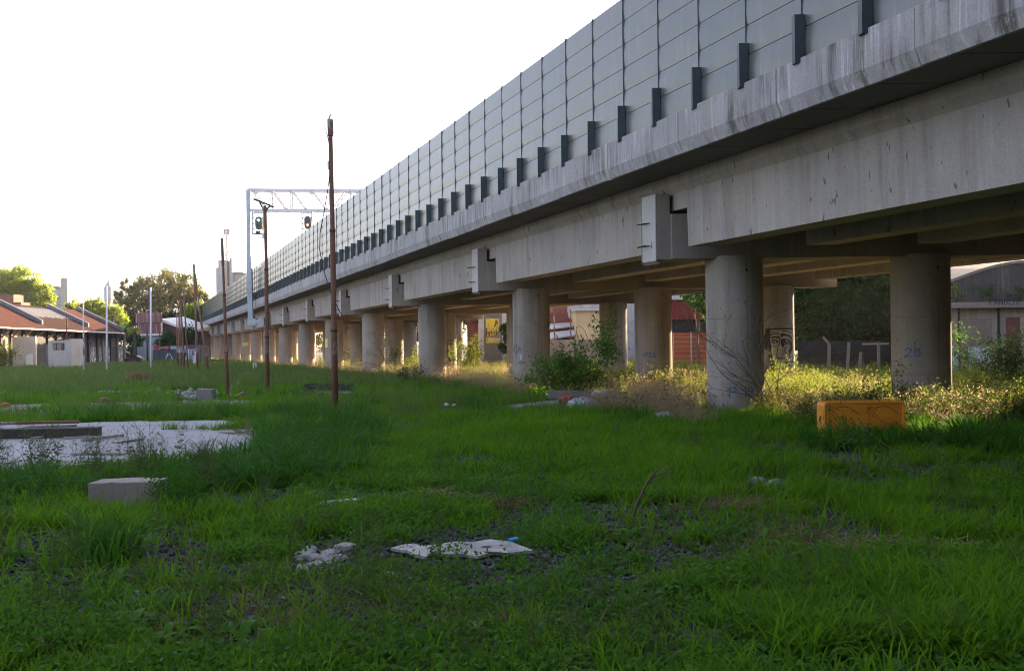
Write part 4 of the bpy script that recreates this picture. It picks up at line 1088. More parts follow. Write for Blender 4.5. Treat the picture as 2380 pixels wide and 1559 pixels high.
for i_, (x_, y_, h_) in enumerate([(40, 58, 13), (47, 50, 14), (52, 66, 15), (36, 47, 10), (33, 34, 11), (35, 23, 12), (37, 12, 12), (38, 0, 12), (40, -13, 12)]):  # unseen trees added past the right edge to shade the scene
    rt_ = tree('tree', ['shade tree outside the right edge, nearest the boarded building', 'tall shade tree outside the right edge', 'rearmost shade tree outside the right edge', 'lower shade tree outside the right edge'][i_], 'tree', Vector((x_, y_, -.2)), [], 1, .4, M['leaf_dark'], y_, TG2) if False else None
    r_ = np.random.default_rng(300 + i_); n_ = 9000; u_ = r_.normal(size=(n_, 3)); u_ /= np.linalg.norm(u_, axis=1)[:, None]
    p_ = u_ * (r_.uniform(.5, 1, (n_, 1))) * np.array([5.5, 5.5, h_ * .42]) + np.array([x_, y_, h_ * .58]); v_, f_, rn_ = leaf_quads(p_, u_, .6, .35, r_, .8)
    e_ = empty('tree', (x_, y_, -.2)); tag(e_, ['shade tree past the right edge beside the boarded building', 'tall shade tree past the right edge of the view', 'rearmost shade tree past the right edge', 'lower shade tree past the right edge', 'shade tree past the right edge, third of the near row', 'shade tree past the right edge in the middle of the near row', 'shade tree past the right edge beside the viewer', 'shade tree directly right of the viewer', 'shade tree behind the viewer on the right'][i_], 'tree', TG2)
    me_ = np_mesh('crown', v_ - np.array([x_, y_, -.2]), f_, M['leaf_dark'], {'rnd': rn_}); o_ = bpy.data.objects.new('crown', me_); C.objects.link(o_); o_.parent = e_
    mb = MB(); mb.tube([(x_, y_, -.5), (x_, y_, h_ * .6)], [.4, .2], 8); mb.build('trunk', M['bark'], e_)
tree('tree', 'leafy green branchy tree in front of the red corrugated shed', 'tree', gb(1625, 74), [(1612, 690, 26, 16), (1635, 705, 26, 20), (1595, 684, 16, 8), (1650, 740, 20, 20), (1630, 670, 30, 12)], 3600, .24, M['leaf_fresh'], 74, TG2, .14, seed=23)
tree('tree', 'dark fern-like tree beside the yellow advertising board', 'tree', gb(1180, 98), [(1182, 778, 14, 22), (1172, 762, 8, 8), (1188, 755, 14, 8), (1180, 805, 16, 18)], 3000, .28, M['leaf_dark'], 98, TG2, .12, seed=24)
for i_, (x_, y_, h_) in enumerate([(-40, -15, 15), (-28, -17, 17), (-16, -15, 16), (-5, -17, 18), (6, -15, 17), (17, -17, 18), (28, -15, 17)]):  # unseen tree row added behind the viewer to cut light from the back
    r_ = np.random.default_rng(340 + i_); n_ = 9000; u_ = r_.normal(size=(n_, 3)); u_ /= np.linalg.norm(u_, axis=1)[:, None]
    p_ = u_ * (r_.uniform(.5, 1, (n_, 1))) * np.array([7, 5.5, h_ * .47]) + np.array([x_, y_, h_ * .53]); v_, f_, rn_ = leaf_quads(p_, u_, .8, .5, r_, .8)
    e_ = empty('tree', (x_, y_, -.2)); tag(e_, 'tree number %s of the row behind the viewer, counted from the left' % ['one', 'two', 'three', 'four', 'five', 'six', 'seven'][i_], 'tree', 'row of trees behind the viewer')
    me_ = np_mesh('crown', v_ - np.array([x_, y_, -.2]), f_, M['leaf_dark'], {'rnd': rn_}); o_ = bpy.data.objects.new('crown', me_); C.objects.link(o_); o_.parent = e_
    mb = MB(); mb.tube([(x_, y_, -.5), (x_, y_, h_ * .6)], [.4, .2], 8); mb.build('trunk', M['bark'], e_)
# far green wall closing the view under the spans
tree('tree', 'dark tree mass behind the graffiti column gap', 'tree', gb(1085, 118), [(1070, 740, 26, 30), (1100, 730, 30, 26), (1050, 780, 30, 26), (1000, 760, 30, 40), (960, 770, 30, 30)], 8000, .4, M['leaf_olive'], 128, TG2, .3, seed=25)
tree('tree', 'distant tree seen between the farther columns', 'tree', gb(840, 175), [(900, 780, 40, 30), (830, 785, 40, 30), (760, 790, 40, 26), (700, 795, 36, 24), (640, 800, 30, 20)], 9000, .5, M['leaf_olive'], 190, TG2, .3, seed=26)

# ------------------------------------------------------------------ shrubs and saplings on the lot
def twig(mb, p, d, L, r_, depth, rnd, tips):
    pts = [p]; q_ = Vector(p); dd_ = Vector(d).normalized()
    for i in range(4):
        dd_ = (dd_ + Vector((rnd.gauss(0, .12), rnd.gauss(0, .12), rnd.gauss(0, .08)))).normalized(); q_ = q_ + dd_ * L / 4; pts.append(q_.copy())
    mb.tube(pts, [r_, r_ * .9, r_ * .8, r_ * .65, r_ * .5], 5, cap=False); tips.append(pts[-1]); tips.append(pts[2])
    if depth > 0:
        for i in range(rnd.randint(2, 4)):
            a = pts[rnd.randint(1, 4)]; nd = (dd_ + Vector((rnd.gauss(0, .55), rnd.gauss(0, .55), rnd.gauss(.05, .35)))).normalized()
            twig(mb, a, nd, L * rnd.uniform(.5, .75), r_ * .55, depth - 1, rnd, tips)
def bush(name, label, base, stems, L, nl, leaf, mat, seed, lv=2, r0=.012, cat='shrub', spread=.15, group=None):
    rnd = random.Random(seed); r = np.random.default_rng(seed); root = empty(name, base); tag(root, label, cat, group)
    mb = MB(); tips = []
    for d in stems: twig(mb, Vector(base) + Vector((rnd.gauss(0, .06), rnd.gauss(0, .06), -.05)), d, L * rnd.uniform(.85, 1.1), r0, lv, rnd, tips)
    mb.build('stems', M['bark'], root)
    if nl:
        T = np.array([list(t_) for t_ in tips]); k = r.integers(0, len(T), nl); P = T[k] + r.normal(size=(nl, 3)) * spread
        v, f, rn = leaf_quads(P, r.normal(size=(nl, 3)) * .5 + np.array([0, 0, .2]), leaf, leaf * .45, r, .8)
        me = np_mesh('leaves', v - np.array(list(base)), f, mat, {'rnd': rn}); o = bpy.data.objects.new('leaves', me); C.objects.link(o); o.parent = root
    return root
bush('sapling', 'leafy green sapling spreading in front of the column marked P23', G(1385, 930), [(-.75, 0, 1), (-.3, .2, 1), (.1, 0, 1), (-.9, .1, .5), (-.5, -.1, .7), (-1.1, .1, .7)], 1.5, 4600, .14, M['leaf_fresh'], 31, 2, .018, spread=.14)
bush('bare_shrub', 'almost leafless shrub leaning left across the column marked P.19', G(1802, 966), [(-.72, -.1, 1), (-.55, -.1, 1.1), (-.8, -.1, .8), (-.4, -.1, 1.2), (-.15, 0, 1.2), (-.6, -.1, 1)], 2.0, 200, .07, M['leaf_fresh'], 32, 3, .016, spread=.03)
bush('bare_shrub', 'thin dark shrub with few leaves before the fourth front column', G(925, 873), [(-.7, 0, 1), (-.4, 0, 1), (-.1, 0, 1.1), (-.9, 0, .6)], 1.9, 260, .09, M['leaf_dark'], 33, 3, .018, spread=.05)
SG = 'sunlit leafy shrubs under the viaduct'
bush('leafy_shrub', 'tall sunlit shrub climbing between the graffiti column and the yellow board', G(1085, 868), [(-.2, 0, 1), (.3, 0, 1.1), (.6, 0, 1), (-.5, 0, .8), (.2, .3, .8)], 1.8, 1800, .15, M['goldweed'], 34, 2, .02, group=SG)
bush('leafy_shrub', 'sunlit shrub left of the third front column', G(925, 862), [(-.3, .5, 1), (.3, .5, .9), (0, .4, 1.2), (.6, .4, .6)], 1.5, 1500, .14, M['goldweed'], 35, 2, .02, group=SG)
bush('leafy_shrub', 'yellow-green shrub growing in front of the portrait mural', G(1820, 905), [(-.3, 0, 1), (.3, 0, 1), (0, 0, 1.3), (-.9, 0, .8)], .75, 900, .085, M['goldweed'], 36, 2, .012, spread=.1, group=SG)
bush('leafy_shrub', 'small sunlit shrub between the farther columns right of the tall rusty pole', G(812, 848), [(-.3, 0, 1), (.3, 0, .9), (0, 0, 1.2)], 1.5, 700, .15, M['goldweed'], 37, 2, .02, group=SG)
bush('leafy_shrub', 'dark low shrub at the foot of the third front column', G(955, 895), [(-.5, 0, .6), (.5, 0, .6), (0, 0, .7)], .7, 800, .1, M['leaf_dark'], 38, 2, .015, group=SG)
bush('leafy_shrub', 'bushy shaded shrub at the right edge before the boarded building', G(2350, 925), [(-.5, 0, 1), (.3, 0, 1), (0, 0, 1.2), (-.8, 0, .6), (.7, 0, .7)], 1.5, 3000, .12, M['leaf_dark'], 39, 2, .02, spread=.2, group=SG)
bush('leafy_shrub', 'slender shaded shrub just right of the column numbered 20', gb(2226, 33), [(-.1, 0, 1), (.2, 0, 1)], 1.5, 400, .1, M['leaf_fresh'], 40, 2, .012, group=SG)
bush('weed', 'drooping narrow-leaved weed hanging over the orange barrier', G(2165, 1110), [(-.8, .3, .75), (-.7, .3, .85)], 1.0, 420, .055, M['weed'], 41, 2, .008, 'weed', spread=.05)
bush('weed', 'blue-green feathery weed in the grass right of the rocks', G(2155, 1140), [(-.4, 0, 1), (.1, 0, 1), (.4, 0, .8)], .38, 500, .055, M['weed'], 42, 2, .007, 'weed', spread=.05)
bush('weed', 'bushy dark weed growing beside the concrete block', G(400, 1190), [(-.5, 0, .8), (.5, 0, .8), (0, 0, 1), (.2, -.3, .8)], .38, 1300, .05, M['tallgrass'], 43, 2, .006, 'weed', spread=.09)
bush('weed', 'dark weed with a tall stem in the middle of the grass', G(1210, 1175), [(-.1, 0, 1), (.4, 0, .6), (-.5, 0, .5)], .42, 420, .05, M['tallgrass'], 44, 2, .006, 'weed', spread=.06)
rnd = random.Random(5); tips = []; mb = MB(); bb = G(1462, 1222); ed = bb.y
mb.tube([bb - Vector((0, 0, .05)), D(1480, 1170, ed), D(1500, 1130, ed), D(1510, 1112, ed)], [.017, .015, .013, .011], 7)
mb.tube([D(1507, 1116, ed), D(1525, 1095, ed), D(1547, 1077, ed + .05)], [.010, .008, .004], 6); mb.tube([D(1510, 1112, ed), D(1540, 1100, ed), D(1572, 1081, ed)], [.008, .006, .003], 6)
mb.tube([D(1500, 1130, ed), D(1520, 1108, ed), D(1530, 1080, ed)], [.008, .006, .003], 6); mb.tube([D(1503, 1126, ed), D(1535, 1112, ed), D(1556, 1100, ed)], [.006, .005, .003], 6)
tag(mb.build('dead_branch', simple('dead wood', (.085, .06, .05), .9), origin=bb), 'dead forked branch sticking up out of the grass', 'branch')

# ------------------------------------------------------------------ rubble, slabs and litter
def rock(name, label, cat, c, size, mat, seed, sub=3, rough=.18, group=None, smooth=False):
    import bmesh
    r = np.random.default_rng(seed); bm = bmesh.new(); bmesh.ops.create_icosphere(bm, subdivisions=sub, radius=1)
    planes = [(v_ / np.linalg.norm(v_), r.uniform(.6, .95)) for v_ in r.normal(size=(9, 3))]
    for v in bm.verts:
        p = np.array(v.co)
        for nrm, dd_ in planes:
            q_ = p @ nrm - dd_
            if q_ > 0: p = p - nrm * q_ * .85
        p *= 1 + r.normal() * rough * .12; v.co = Vector((p[0] * size[0], p[1] * size[1], p[2] * size[2]))
    me = bpy.data.meshes.new(name); bm.to_mesh(me); bm.free(); me.materials.append(mat)
    o = bpy.data.objects.new(name, me); C.objects.link(o); o.location = c; o.rotation_euler = (0, 0, r.uniform(0, 6)); tag(o, label, cat, group); return o
M['rubble'] = simple('pale rubble', (.30, .285, .28), .9, 0, .3, 6, .5)
M['stone'] = simple('grey stone', (.22, .22, .23), .9, 0, .35, 6, .5)
M['basalt'] = simple('dark ballast stone', (.07, .075, .095), .75, 0, .35, 6, .5)
M['block'] = concrete('cast concrete block', (.27, .235, .22), .1, (.2, .18, .16), .1, .6, 2.5, (.40, .34, .30))
def slabbox(name, label, cat, pl, depth_px, h, mat, up=.0, yaw=0, group=None, bevel=.01, tilt=0, roll=0):
    """pl: (x_left, x_right, y_base) photo pixels of the front foot; depth in metres"""
    a, b_ = G(pl[0], pl[2]), G(pl[1], pl[2]); c = (a + b_) / 2; L_ = (b_ - a).length
    mb = MB(); n = max(4, int(L_ / .12)); import itertools
    r = random.Random(int(pl[0]))
    v = []; f = []
    for i in range(n + 1):
        x_ = -L_ / 2 + L_ * i / n
        for (yy, zz) in ((0, 0), (0, h), (depth_px, h), (depth_px, 0)):
            j = .012 if 0 < i < n else .03
            v.append((x_ + r.uniform(-j, j) * (1 if i in (0, n) else .2), yy + r.uniform(-.5, .5) * .012, zz + r.uniform(-.5, .5) * .014))
    for i in range(n):
        for q_ in range(4): q2 = (q_ + 1) % 4; f.append((i * 4 + q_, i * 4 + q2, (i + 1) * 4 + q2, (i + 1) * 4 + q_))
    f += [(3, 2, 1, 0), (n * 4, n * 4 + 1, n * 4 + 2, n * 4 + 3)]
    mb.add(v, f); o = mb.build(name, mat, bevel=bevel); o.location = c + Vector((0, 0, up)); o.rotation_euler = (tilt, roll, yaw); tag(o, label, cat, group); return o
slabbox('concrete_block', 'pale cast concrete block half sunk in weeds at lower left', 'concrete block', (205, 366, 1186), .40, .30, M['block'], up=.03, yaw=.05)
# hollow block
b_ = G(474, 934); mb = MB(); L_ = 37 / F * b_.y
for x0_, x1_, z0_, z1_ in ((-.5, .5, 0, .12), (-.5, .5, .66, .78), (-.5, -.38, .12, .66), (.38, .5, .12, .66)): mb.box((x0_ * L_, .0, z0_ * L_), (x1_ * L_, .55, z1_ * L_))
mb.box((-.38 * L_, .25, .12 * L_), (.38 * L_, .3, .66 * L_))
mb.box((-.5 * L_, -.03, 0), (.5 * L_, -.002, .74 * L_))
o = mb.build('junction_chamber', M['slab2'], bevel=.008); o.location = b_; tag(o, 'square grey precast concrete chamber standing beyond the concrete floors', 'concrete chamber')
# debris on the big floor
M['oldwood'] = simple('grey weathered wood', (.30, .26, .24), .9, 0, .35, 6, .3, stretch=(1, 8, 8))
M['darkwood'] = simple('charred timber', (.045, .038, .036), .9, 0, .4, 5, .4)
M['palewood'] = simple('pale board', (.36, .33, .31), .8, 0, .2, 6, .2)
zs_ = SZ[0]
def onfloor(px, py, z=None):
    d = ray(px, py); t_ = ((z if z is not None else zs_) - H) / d.z; return d * t_ + Vector((0, 0, H))
mb = MB(); a, b_ = onfloor(-90, 1022), onfloor(222, 1016); mb.bar(a + Vector((0, .2, .10)), b_ + Vector((0, .2, .10)), .36, .20)
tag(mb.build('timber_beam', M['darkwood'], origin=a, bevel=.01), 'long charred timber beam lying across the concrete floor', 'beam')
mb = MB(); mb.tube([onfloor(-90, 1014) + Vector((0, .1, .26)), onfloor(180, 1006) + Vector((0, .1, .24))], .035, 8); tag(mb.build('iron_pipe', M['rust2'], origin=a), 'rusty pink pipe lying on top of the charred beam', 'pipe')
BD = [((-60, 1003), (100, 999), .10, .03, M['palewood'], 'pale board behind the charred beam'), ((60, 996), (170, 994), .5, .04, M['darkwood'], 'dark sheet of debris behind the charred beam'), ((75, 1019), (98, 1019), .12, .03, M['palewood'], 'short pale board in front of the charred beam'),
      ((148, 1020), (245, 1017), .10, .03, M['oldwood'], 'narrow board right of the beam end'), ((190, 1027), (285, 1016), .06, .05, M['oldwood'], 'thin batten pointing up to the right'), ((268, 1030), (330, 1022), .16, .03, M['palewood'], 'light board, rightmost of the scattered boards on the floor'),
      ((168, 1057), (305, 1058), .10, .03, M['oldwood'], 'long board nearest the camera on the floor edge'), ((-30, 1041), (25, 1041), .12, .03, M['palewood'], 'pale board at the left edge of the floor'), ((536, 1056), (600, 1060), .25, .03, M['palewood'], 'cracked pale board by the tall grass at the right of the floor'), ((505, 990), (535, 988), .15, .02, M['oldwood'], 'small board at the back corner of the floor')]
for p0, p1, wd, th, mt, lab in BD:
    a, b_ = onfloor(*p0), onfloor(*p1); mb = MB(); mb.bar(a + Vector((0, 0, th / 2 + .01)), b_ + Vector((0, 0, th / 2 + .02)), wd, th); tag(mb.build('board', mt, origin=a), lab, 'board', 'boards lying on the concrete floor')
# twig litter at the floor corner
mb = MB()
for i in range(90):
    a = onfloor(random.uniform(540, 640), random.uniform(985, 1015)); an = random.uniform(0, pi); L_ = random.uniform(.1, .5); mb.bar(a, a + Vector((cos(an) * L_, sin(an) * L_, random.uniform(0, .12))), .012)
tag(mb.build('dry_twigs', M['straw']), 'dry twigs swept against the floor corner', None, kind='stuff')
slabbox('brick', 'orange hollow brick at the left edge of the far floor', 'brick', (-4, 13, 949), .3, .10, simple('orange brick', (.42, .12, .05), .85), up=.06)
slabbox('brick', 'orange brick at the foot of the second rusty pole', 'brick', (598, 613, 925), .25, .12, bpy.data.materials['orange brick'])
rock('stone', 'grey lumpy stone left of the concrete chamber', 'stone', G(430, 928) + Vector((0, .3, .1)), (.35, .3, .2), M['stone'], 51, group='stones by the concrete chamber')
rock('stone', 'small grey stone behind the leaning stake', 'stone', G(446, 930) + Vector((0, .3, .07)), (.2, .2, .14), M['stone'], 52, group='stones by the concrete chamber')
rock('rusty_bucket', 'crushed rusty bucket lying before the far floor', 'bucket', G(246, 939) + Vector((0, 0, .1)), (.2, .18, .14), M['rust2'], 53, rough=.5)
rock('tarpaulin', 'flattened dark tarpaulin in the far grass', 'tarpaulin', G(273, 880) + Vector((0, .5, .1)), (1.0, .9, .22), simple('dark cloth', (.06, .055, .06), .9), 54, 4)
rock('cement_sack', 'grey sack lying in the grass left of the second rusty pole', 'sack', G(575, 877) + Vector((0, .2, .12)), (.55, .3, .18), M['stone'], 55, 4)
b_ = G(592, 862); mb = MB(); h_ = 18 / F * b_.y
for sx in (-.13, .13):
    for sy in (-.12, .12): mb.bar(b_ + Vector((sx, sy, 0)), b_ + Vector((sx * .8, sy * .8, h_)), .035)
mb.box((b_.x - .13, b_.y - .12, b_.z + h_ - .03), (b_.x + .13, b_.y + .12, b_.z + h_ + .02)); mb.bar(b_ + Vector((-.12, -.12, .1)), b_ + Vector((.12, -.12, .14)), .03)
tag(mb.build('metal_stool', M['whitepaint'], origin=b_), 'small pale metal stool standing in the grass near the dry weeds', 'stool')
slabbox('plank', 'brown plank lying left of the second rusty pole', 'plank', (568, 617, 905), .3, .10, M['darkwood'])
mb = MB(); a = G(550, 905); mb.add([a, a + Vector((.22, 0, .05)), a + Vector((.02, .02, .42)), a + Vector((0, .06, 0)), a + Vector((.22, .06, .05)), a + Vector((.02, .08, .42))], [(0, 1, 2), (5, 4, 3), (0, 3, 4, 1), (1, 4, 5, 2), (2, 5, 3, 0)]); tag(mb.build('broken_board', M['oldwood'], origin=a), 'pointed broken board standing upright in the grass', 'board')
slabbox('wooden_box', 'broken wooden box tipped over behind the tall grass', 'box', (550, 574, 929), .3, .22, simple('brown plywood', (.2, .1, .06), .85), yaw=.5, roll=-.35)
# charred pile left and right of the tall pole
slabbox('rubble_slab', 'grey slab under the charred scrap behind the tall rusty pole', 'slab', (735, 812, 922), .8, .16, M['slab2'])
mb = MB()
for i in range(60):
    a = G(random.uniform(705, 815), random.uniform(909, 916)) + Vector((0, 0, random.uniform(.12, .28))); an = random.uniform(-.6, .6); L_ = random.uniform(.15, .6); mb.bar(a, a + Vector((cos(an) * L_, sin(an) * L_, random.uniform(-.08, .1))), random.uniform(.02, .07))
tag(mb.build('charred_scrap', M['darkwood']), 'heap of charred scrap on a slab behind the tall rusty pole', None, kind='stuff')
# big pile before P22 / P23
slabbox('concrete_beam', 'long fallen concrete beam lying between the P22 and P.19 columns', 'concrete beam', (1275, 1458, 932), .35, .27, M['slab2'], up=.05, roll=.03)
slabbox('concrete_slab', 'thin tilted slab left of the fallen concrete beam', 'slab', (1180, 1300, 950), .7, .07, M['slab2'], up=.04, roll=-.09, tilt=.05)
def bag(label, px, py, sx, sy, sz, seed, mat):
    import bmesh
    r = np.random.default_rng(seed); bm = bmesh.new(); bmesh.ops.create_icosphere(bm, subdivisions=5, radius=1)
    wv = r.normal(size=(12, 3)) * 4; ph = r.uniform(0, 6, 12)
    for v in bm.verts:
        p = np.array(v.co); d = sum(abs(sin(float(p @ wv[i]) + ph[i])) for i in range(12)) / 12
        s_ = .72 + .55 * d; z = max(p[2], -.25); v.co = Vector((p[0] * sx * s_, p[1] * sy * s_, z * sz * s_))
    me = bpy.data.meshes.new('plastic_bag'); bm.to_mesh(me); bm.free(); me.materials.append(mat)
    o = bpy.data.objects.new('plastic_bag', me); C.objects.link(o); o.location = G(px, py) + Vector((0, 0, sz * .3)); tag(o, label, 'bag'); return o
M['silver'] = simple('silvery plastic', (.30, .31, .34), .35, .2, .2, 5, .5)
bag('crumpled silvery plastic bag lying before the fallen concrete beam', 1355, 952, .45, .35, .26, 61, M['silver'])
rock('rag', 'red rag on the debris beside the plastic bag', 'rag', G(1318, 938) + Vector((0, .1, .15)), (.3, .2, .1), M['red_ink'], 62)
rock('stone', 'pale stone on the right end of the debris pile', 'stone', G(1395, 936) + Vector((0, .1, .28)), (.3, .2, .14), M['rubble'], 63)
rock('stone', 'flat pale stone on top of the fallen beam', 'stone', G(1312, 926) + Vector((0, .2, .38)), (.28, .2, .09), M['rubble'], 64)
rock('stone', 'dark grey boulder in dry grass left of the P.19 column', 'stone', G(1545, 978) + Vector((0, 0, .05)), (.34, .25, .19), M['stone'], 65)
rock('paper_scrap', 'white scrap of plastic in the grass before the P22 column', 'litter', G(1036, 948) + Vector((0, 0, .1)), (.12, .08, .05), M['white_ink'], 66)
rock('paper_scrap', 'small white scrap, the right one of two before the P22 column', 'litter', G(1056, 949) + Vector((0, 0, .1)), (.08, .06, .04), M['white_ink'], 67)
for i_, (x_, y_, sx_) in enumerate([(905, 1352, .05), (952, 1358, .03), (655, 1408, .03), (1755, 1025, .05), (1700, 1452, .025), (2330, 1415, .02), (1210, 1375, .02), (1018, 1490, .02), (1900, 1545, .03), (320, 1395, .03), (1480, 1400, .04), (2320, 1110, .07)]):
    rock('litter_scrap', 'small pale scrap of litter in the grass', 'litter', G(x_, y_) + Vector((0, 0, .06)), (sx_, sx_ * .6, sx_ * .7), M['rubble'], 1200 + i_, 2, group='pale litter scraps scattered in the foreground grass')
# foreground
mb = MB(); a, b_ = G(743, 1188), G(845, 1181); mb.bar(a + Vector((0, 0, .085)), b_ + Vector((0, 0, .095)), .07, .06); tag(mb.build('white_batten', simple('white enamel', (.50, .53, .56), .5), origin=a, bevel=.012), 'short white batten lying in the grass in front of the dry tufts', 'batten')
for i in range(26):
    x_ = random.gauss(750, 42); y_ = random.gauss(1306, 10); s_ = random.uniform(.025, .075)
    if i == 0: x_, y_, s_ = 802, 1287, .10
    if i == 1: x_, y_, s_ = 765, 1300, .085
    rock('rubble_stone', ['largest pale stone at the right end of the rubble scatter', 'second largest pale stone in the middle of the rubble scatter'][i] if i < 2 else 'small pale stone in the rubble scatter left of the worn white board', 'stone', G(x_, y_) + Vector((0, 0, s_ * .5)), (s_ * 1.2, s_, s_ * .7), M['rubble'], 700 + i, 2, group='pale rubble in the foreground grass')
wb_ = [G(x_, y_) for x_, y_ in [(908, 1292), (935, 1284), (962, 1281), (985, 1287), (1012, 1283), (1060, 1276), (1100, 1277), (1140, 1271), (1190, 1277), (1215, 1288), (1240, 1298), (1215, 1300), (1180, 1304), (1150, 1301), (1110, 1312), (1075, 1306), (1040, 1307), (1005, 1300), (990, 1313), (965, 1308), (950, 1299)]]
mb = MB(); k = len(wb_); mb.add([p_ + Vector((0, 0, .075)) for p_ in wb_] + [p_ + Vector((0, 0, .05)) for p_ in wb_], [tuple(range(k - 1, -1, -1)), tuple(range(k, 2 * k))] + [(j, (j + 1) % k, (j + 1) % k + k, j + k) for j in range(k)])
for cx_, cy_, r_ in ((1000, 1293, .03), (1020, 1297, .02), (1085, 1284, .03), (1130, 1290, .045), (1165, 1286, .02), (955, 1290, .02)):
    c_ = G(cx_, cy_) + Vector((0, 0, .079)); mb.add([c_ + Vector((r_ * cos(q_ * pi / 4), r_ * sin(q_ * pi / 4) * random.uniform(.6, 1), 0)) for q_ in range(8)], [tuple(range(8))], 1)
tag(mb.build('worn_board', [simple('worn whitish board', (.30, .29, .275), .8, 0, .45, 7, .4), M['darkwood']], origin=wb_[0]), 'worn whitish board with a broken outline lying flat in the foreground grass', 'board')
a, b_ = G(1184, 1274), G(1207, 1270); mb = MB(); mb.tube([a + Vector((0, 0, .07)), a.lerp(b_, .75) + Vector((0, 0, .07)), a.lerp(b_, .8) + Vector((0, 0, .07)), b_ + Vector((0, 0, .07))], [.026, .026, .012, .012], 10); tag(mb.build('plastic_bottle', simple('bright blue plastic', (.02, .25, .62), .3), origin=a), 'small bright blue bottle lying behind the worn white board', 'bottle')
mb = MB(); mb.tube([G(1128, 1306) + Vector((0, 0, .09)), G(1180, 1308) + Vector((0, 0, .08)), G(1240, 1314) + Vector((0, 0, .06))], [.008, .009, .006], 6); tag(mb.build('stick', bpy.data.materials['dead wood']), 'thin dark stick lying in front of the worn white board', 'stick')
rock('stone', 'pale flat stone, left one of a pair in the grass below the orange barrier', 'stone', G(1756, 1128) + Vector((0, 0, .05)), (.2, .14, .07), M['stone'], 71)
rock('stone', 'grey flat stone, right one of a pair in the grass below the orange barrier', 'stone', G(1805, 1134) + Vector((0, 0, .05)), (.2, .12, .075), M['stone'], 72)
bag('torn white plastic strip lying on dry stalks in the grass', 1712, 1178, .26, .05, .05, 73, M['silver'])
def patch(n, x0_, x1_, y0_, y1_, s0, s1, mat, lab, name, seed):
    r = np.random.default_rng(seed); mb = MB()
    for i in range(n):
        c = G(x0_ + (x1_ - x0_) * np.clip(r.normal(.5, .22), 0, 1), y0_ + (y1_ - y0_) * np.clip(r.normal(.5, .22), 0, 1)); s_ = r.uniform(s0, s1)
        v = [c + Vector(tuple(q_)) * s_ + Vector((0, 0, s_ * .5)) for q_ in (r.normal(size=(6, 3)) * .25 + np.array([[1, 0, 0], [-1, 0, 0], [0, 1, 0], [0, -1, 0], [0, 0, .8], [0, 0, -.8]]))]
        mb.add(v, [(0, 2, 4), (2, 1, 4), (1, 3, 4), (3, 0, 4), (2, 0, 5), (1, 2, 5), (3, 1, 5), (0, 3, 5)])
    tag(mb.build(name, mat), lab, kind='stuff')
for i, a in enumerate([(260, 0, 420, 1340, 1460, .015, .05), (160, 1560, 1720, 1430, 1500, .02, .055), (140, 1150, 1330, 1345, 1400, .015, .045), (150, 1500, 1800, 1370, 1400, .015, .04), (120, 700, 1000, 1480, 1550, .015, .045), (160, 1700, 2300, 1265, 1300, .02, .05), (120, 2000, 2380, 1480, 1540, .015, .04), (90, 560, 720, 1330, 1380, .015, .04)]):
    patch(*a, M['basalt'], 'loose dark ballast stones showing through the grass', 'ballast', 80 + i)
def strawheap(n, px, py, sx, sy, h, lab, seed):
    r = np.random.default_rng(seed); mb = MB()
    for i in range(n):
        c = G(px + r.normal() * sx, py + r.normal() * sy); a = r.uniform(0, 2 * pi); L_ = r.uniform(.08, .3); e = r.uniform(-.1, .45); mb.bar(c + Vector((0, 0, h * r.uniform(.2, 1))), c + Vector((cos(a) * L_, sin(a) * L_, h * .6 + L_ * e)), .006)
    tag(mb.build('dead_grass', M['straw']), lab, kind='stuff')
strawheap(160, 880, 1186, 24, 4, .1, 'tuft of dead grass right of the white batten', 1); strawheap(160, 1165, 1182, 26, 5, .12, 'dead grass tuft', 2); strawheap(120, 1010, 1170, 16, 6, .14, 'dead grass tuft', 3)
strawheap(260, 1700, 1185, 60, 8, .1, 'dead stalks under the white plastic', 4); strawheap(160, 1850, 1265, 60, 8, .1, 'dead stalks', 5); strawheap(200, 2100, 1290, 120, 10, .1, 'dead stalks', 6)
mb = MB(); r = np.random.default_rng(9); c0 = G(322, 893)
for i in range(240):
    a = r.uniform(0, 2 * pi); e = r.uniform(.5, 1.4); L_ = r.uniform(.5, 1.0); c = c0 + Vector((r.normal() * .25, r.normal() * .25, 0)); mb.bar(c, c + Vector((cos(a) * L_ * cos(e), sin(a) * L_ * cos(e), L_ * sin(e) * .8)), .02)
tag(mb.build('dead_bush', M['straw'], origin=c0), 'dead brown bush in the middle distance right of the dark tarpaulin', 'bush')

for i, a in enumerate([(90, 300, 600, 885, 935, .05, .16), (70, 60, 300, 885, 905, .05, .15), (60, 0, 160, 950, 962, .04, .1), (60, 560, 820, 880, 930, .05, .14)]):
    patch(*a, [M['rubble'], M['stone'], M['rubble'], M['stone']][i], 'broken bits of rubble strewn in the middle of the lot', 'rubble_bits', 180 + i)
strawheap(300, 250, 897, 90, 6, .1, 'dead stalks in the middle of the lot', 31); strawheap(300, 620, 892, 80, 8, .1, 'dead stalks in the middle of the lot', 32); strawheap(200, 600, 985, 30, 8, .1, 'dead stalks by the concrete floor', 33)
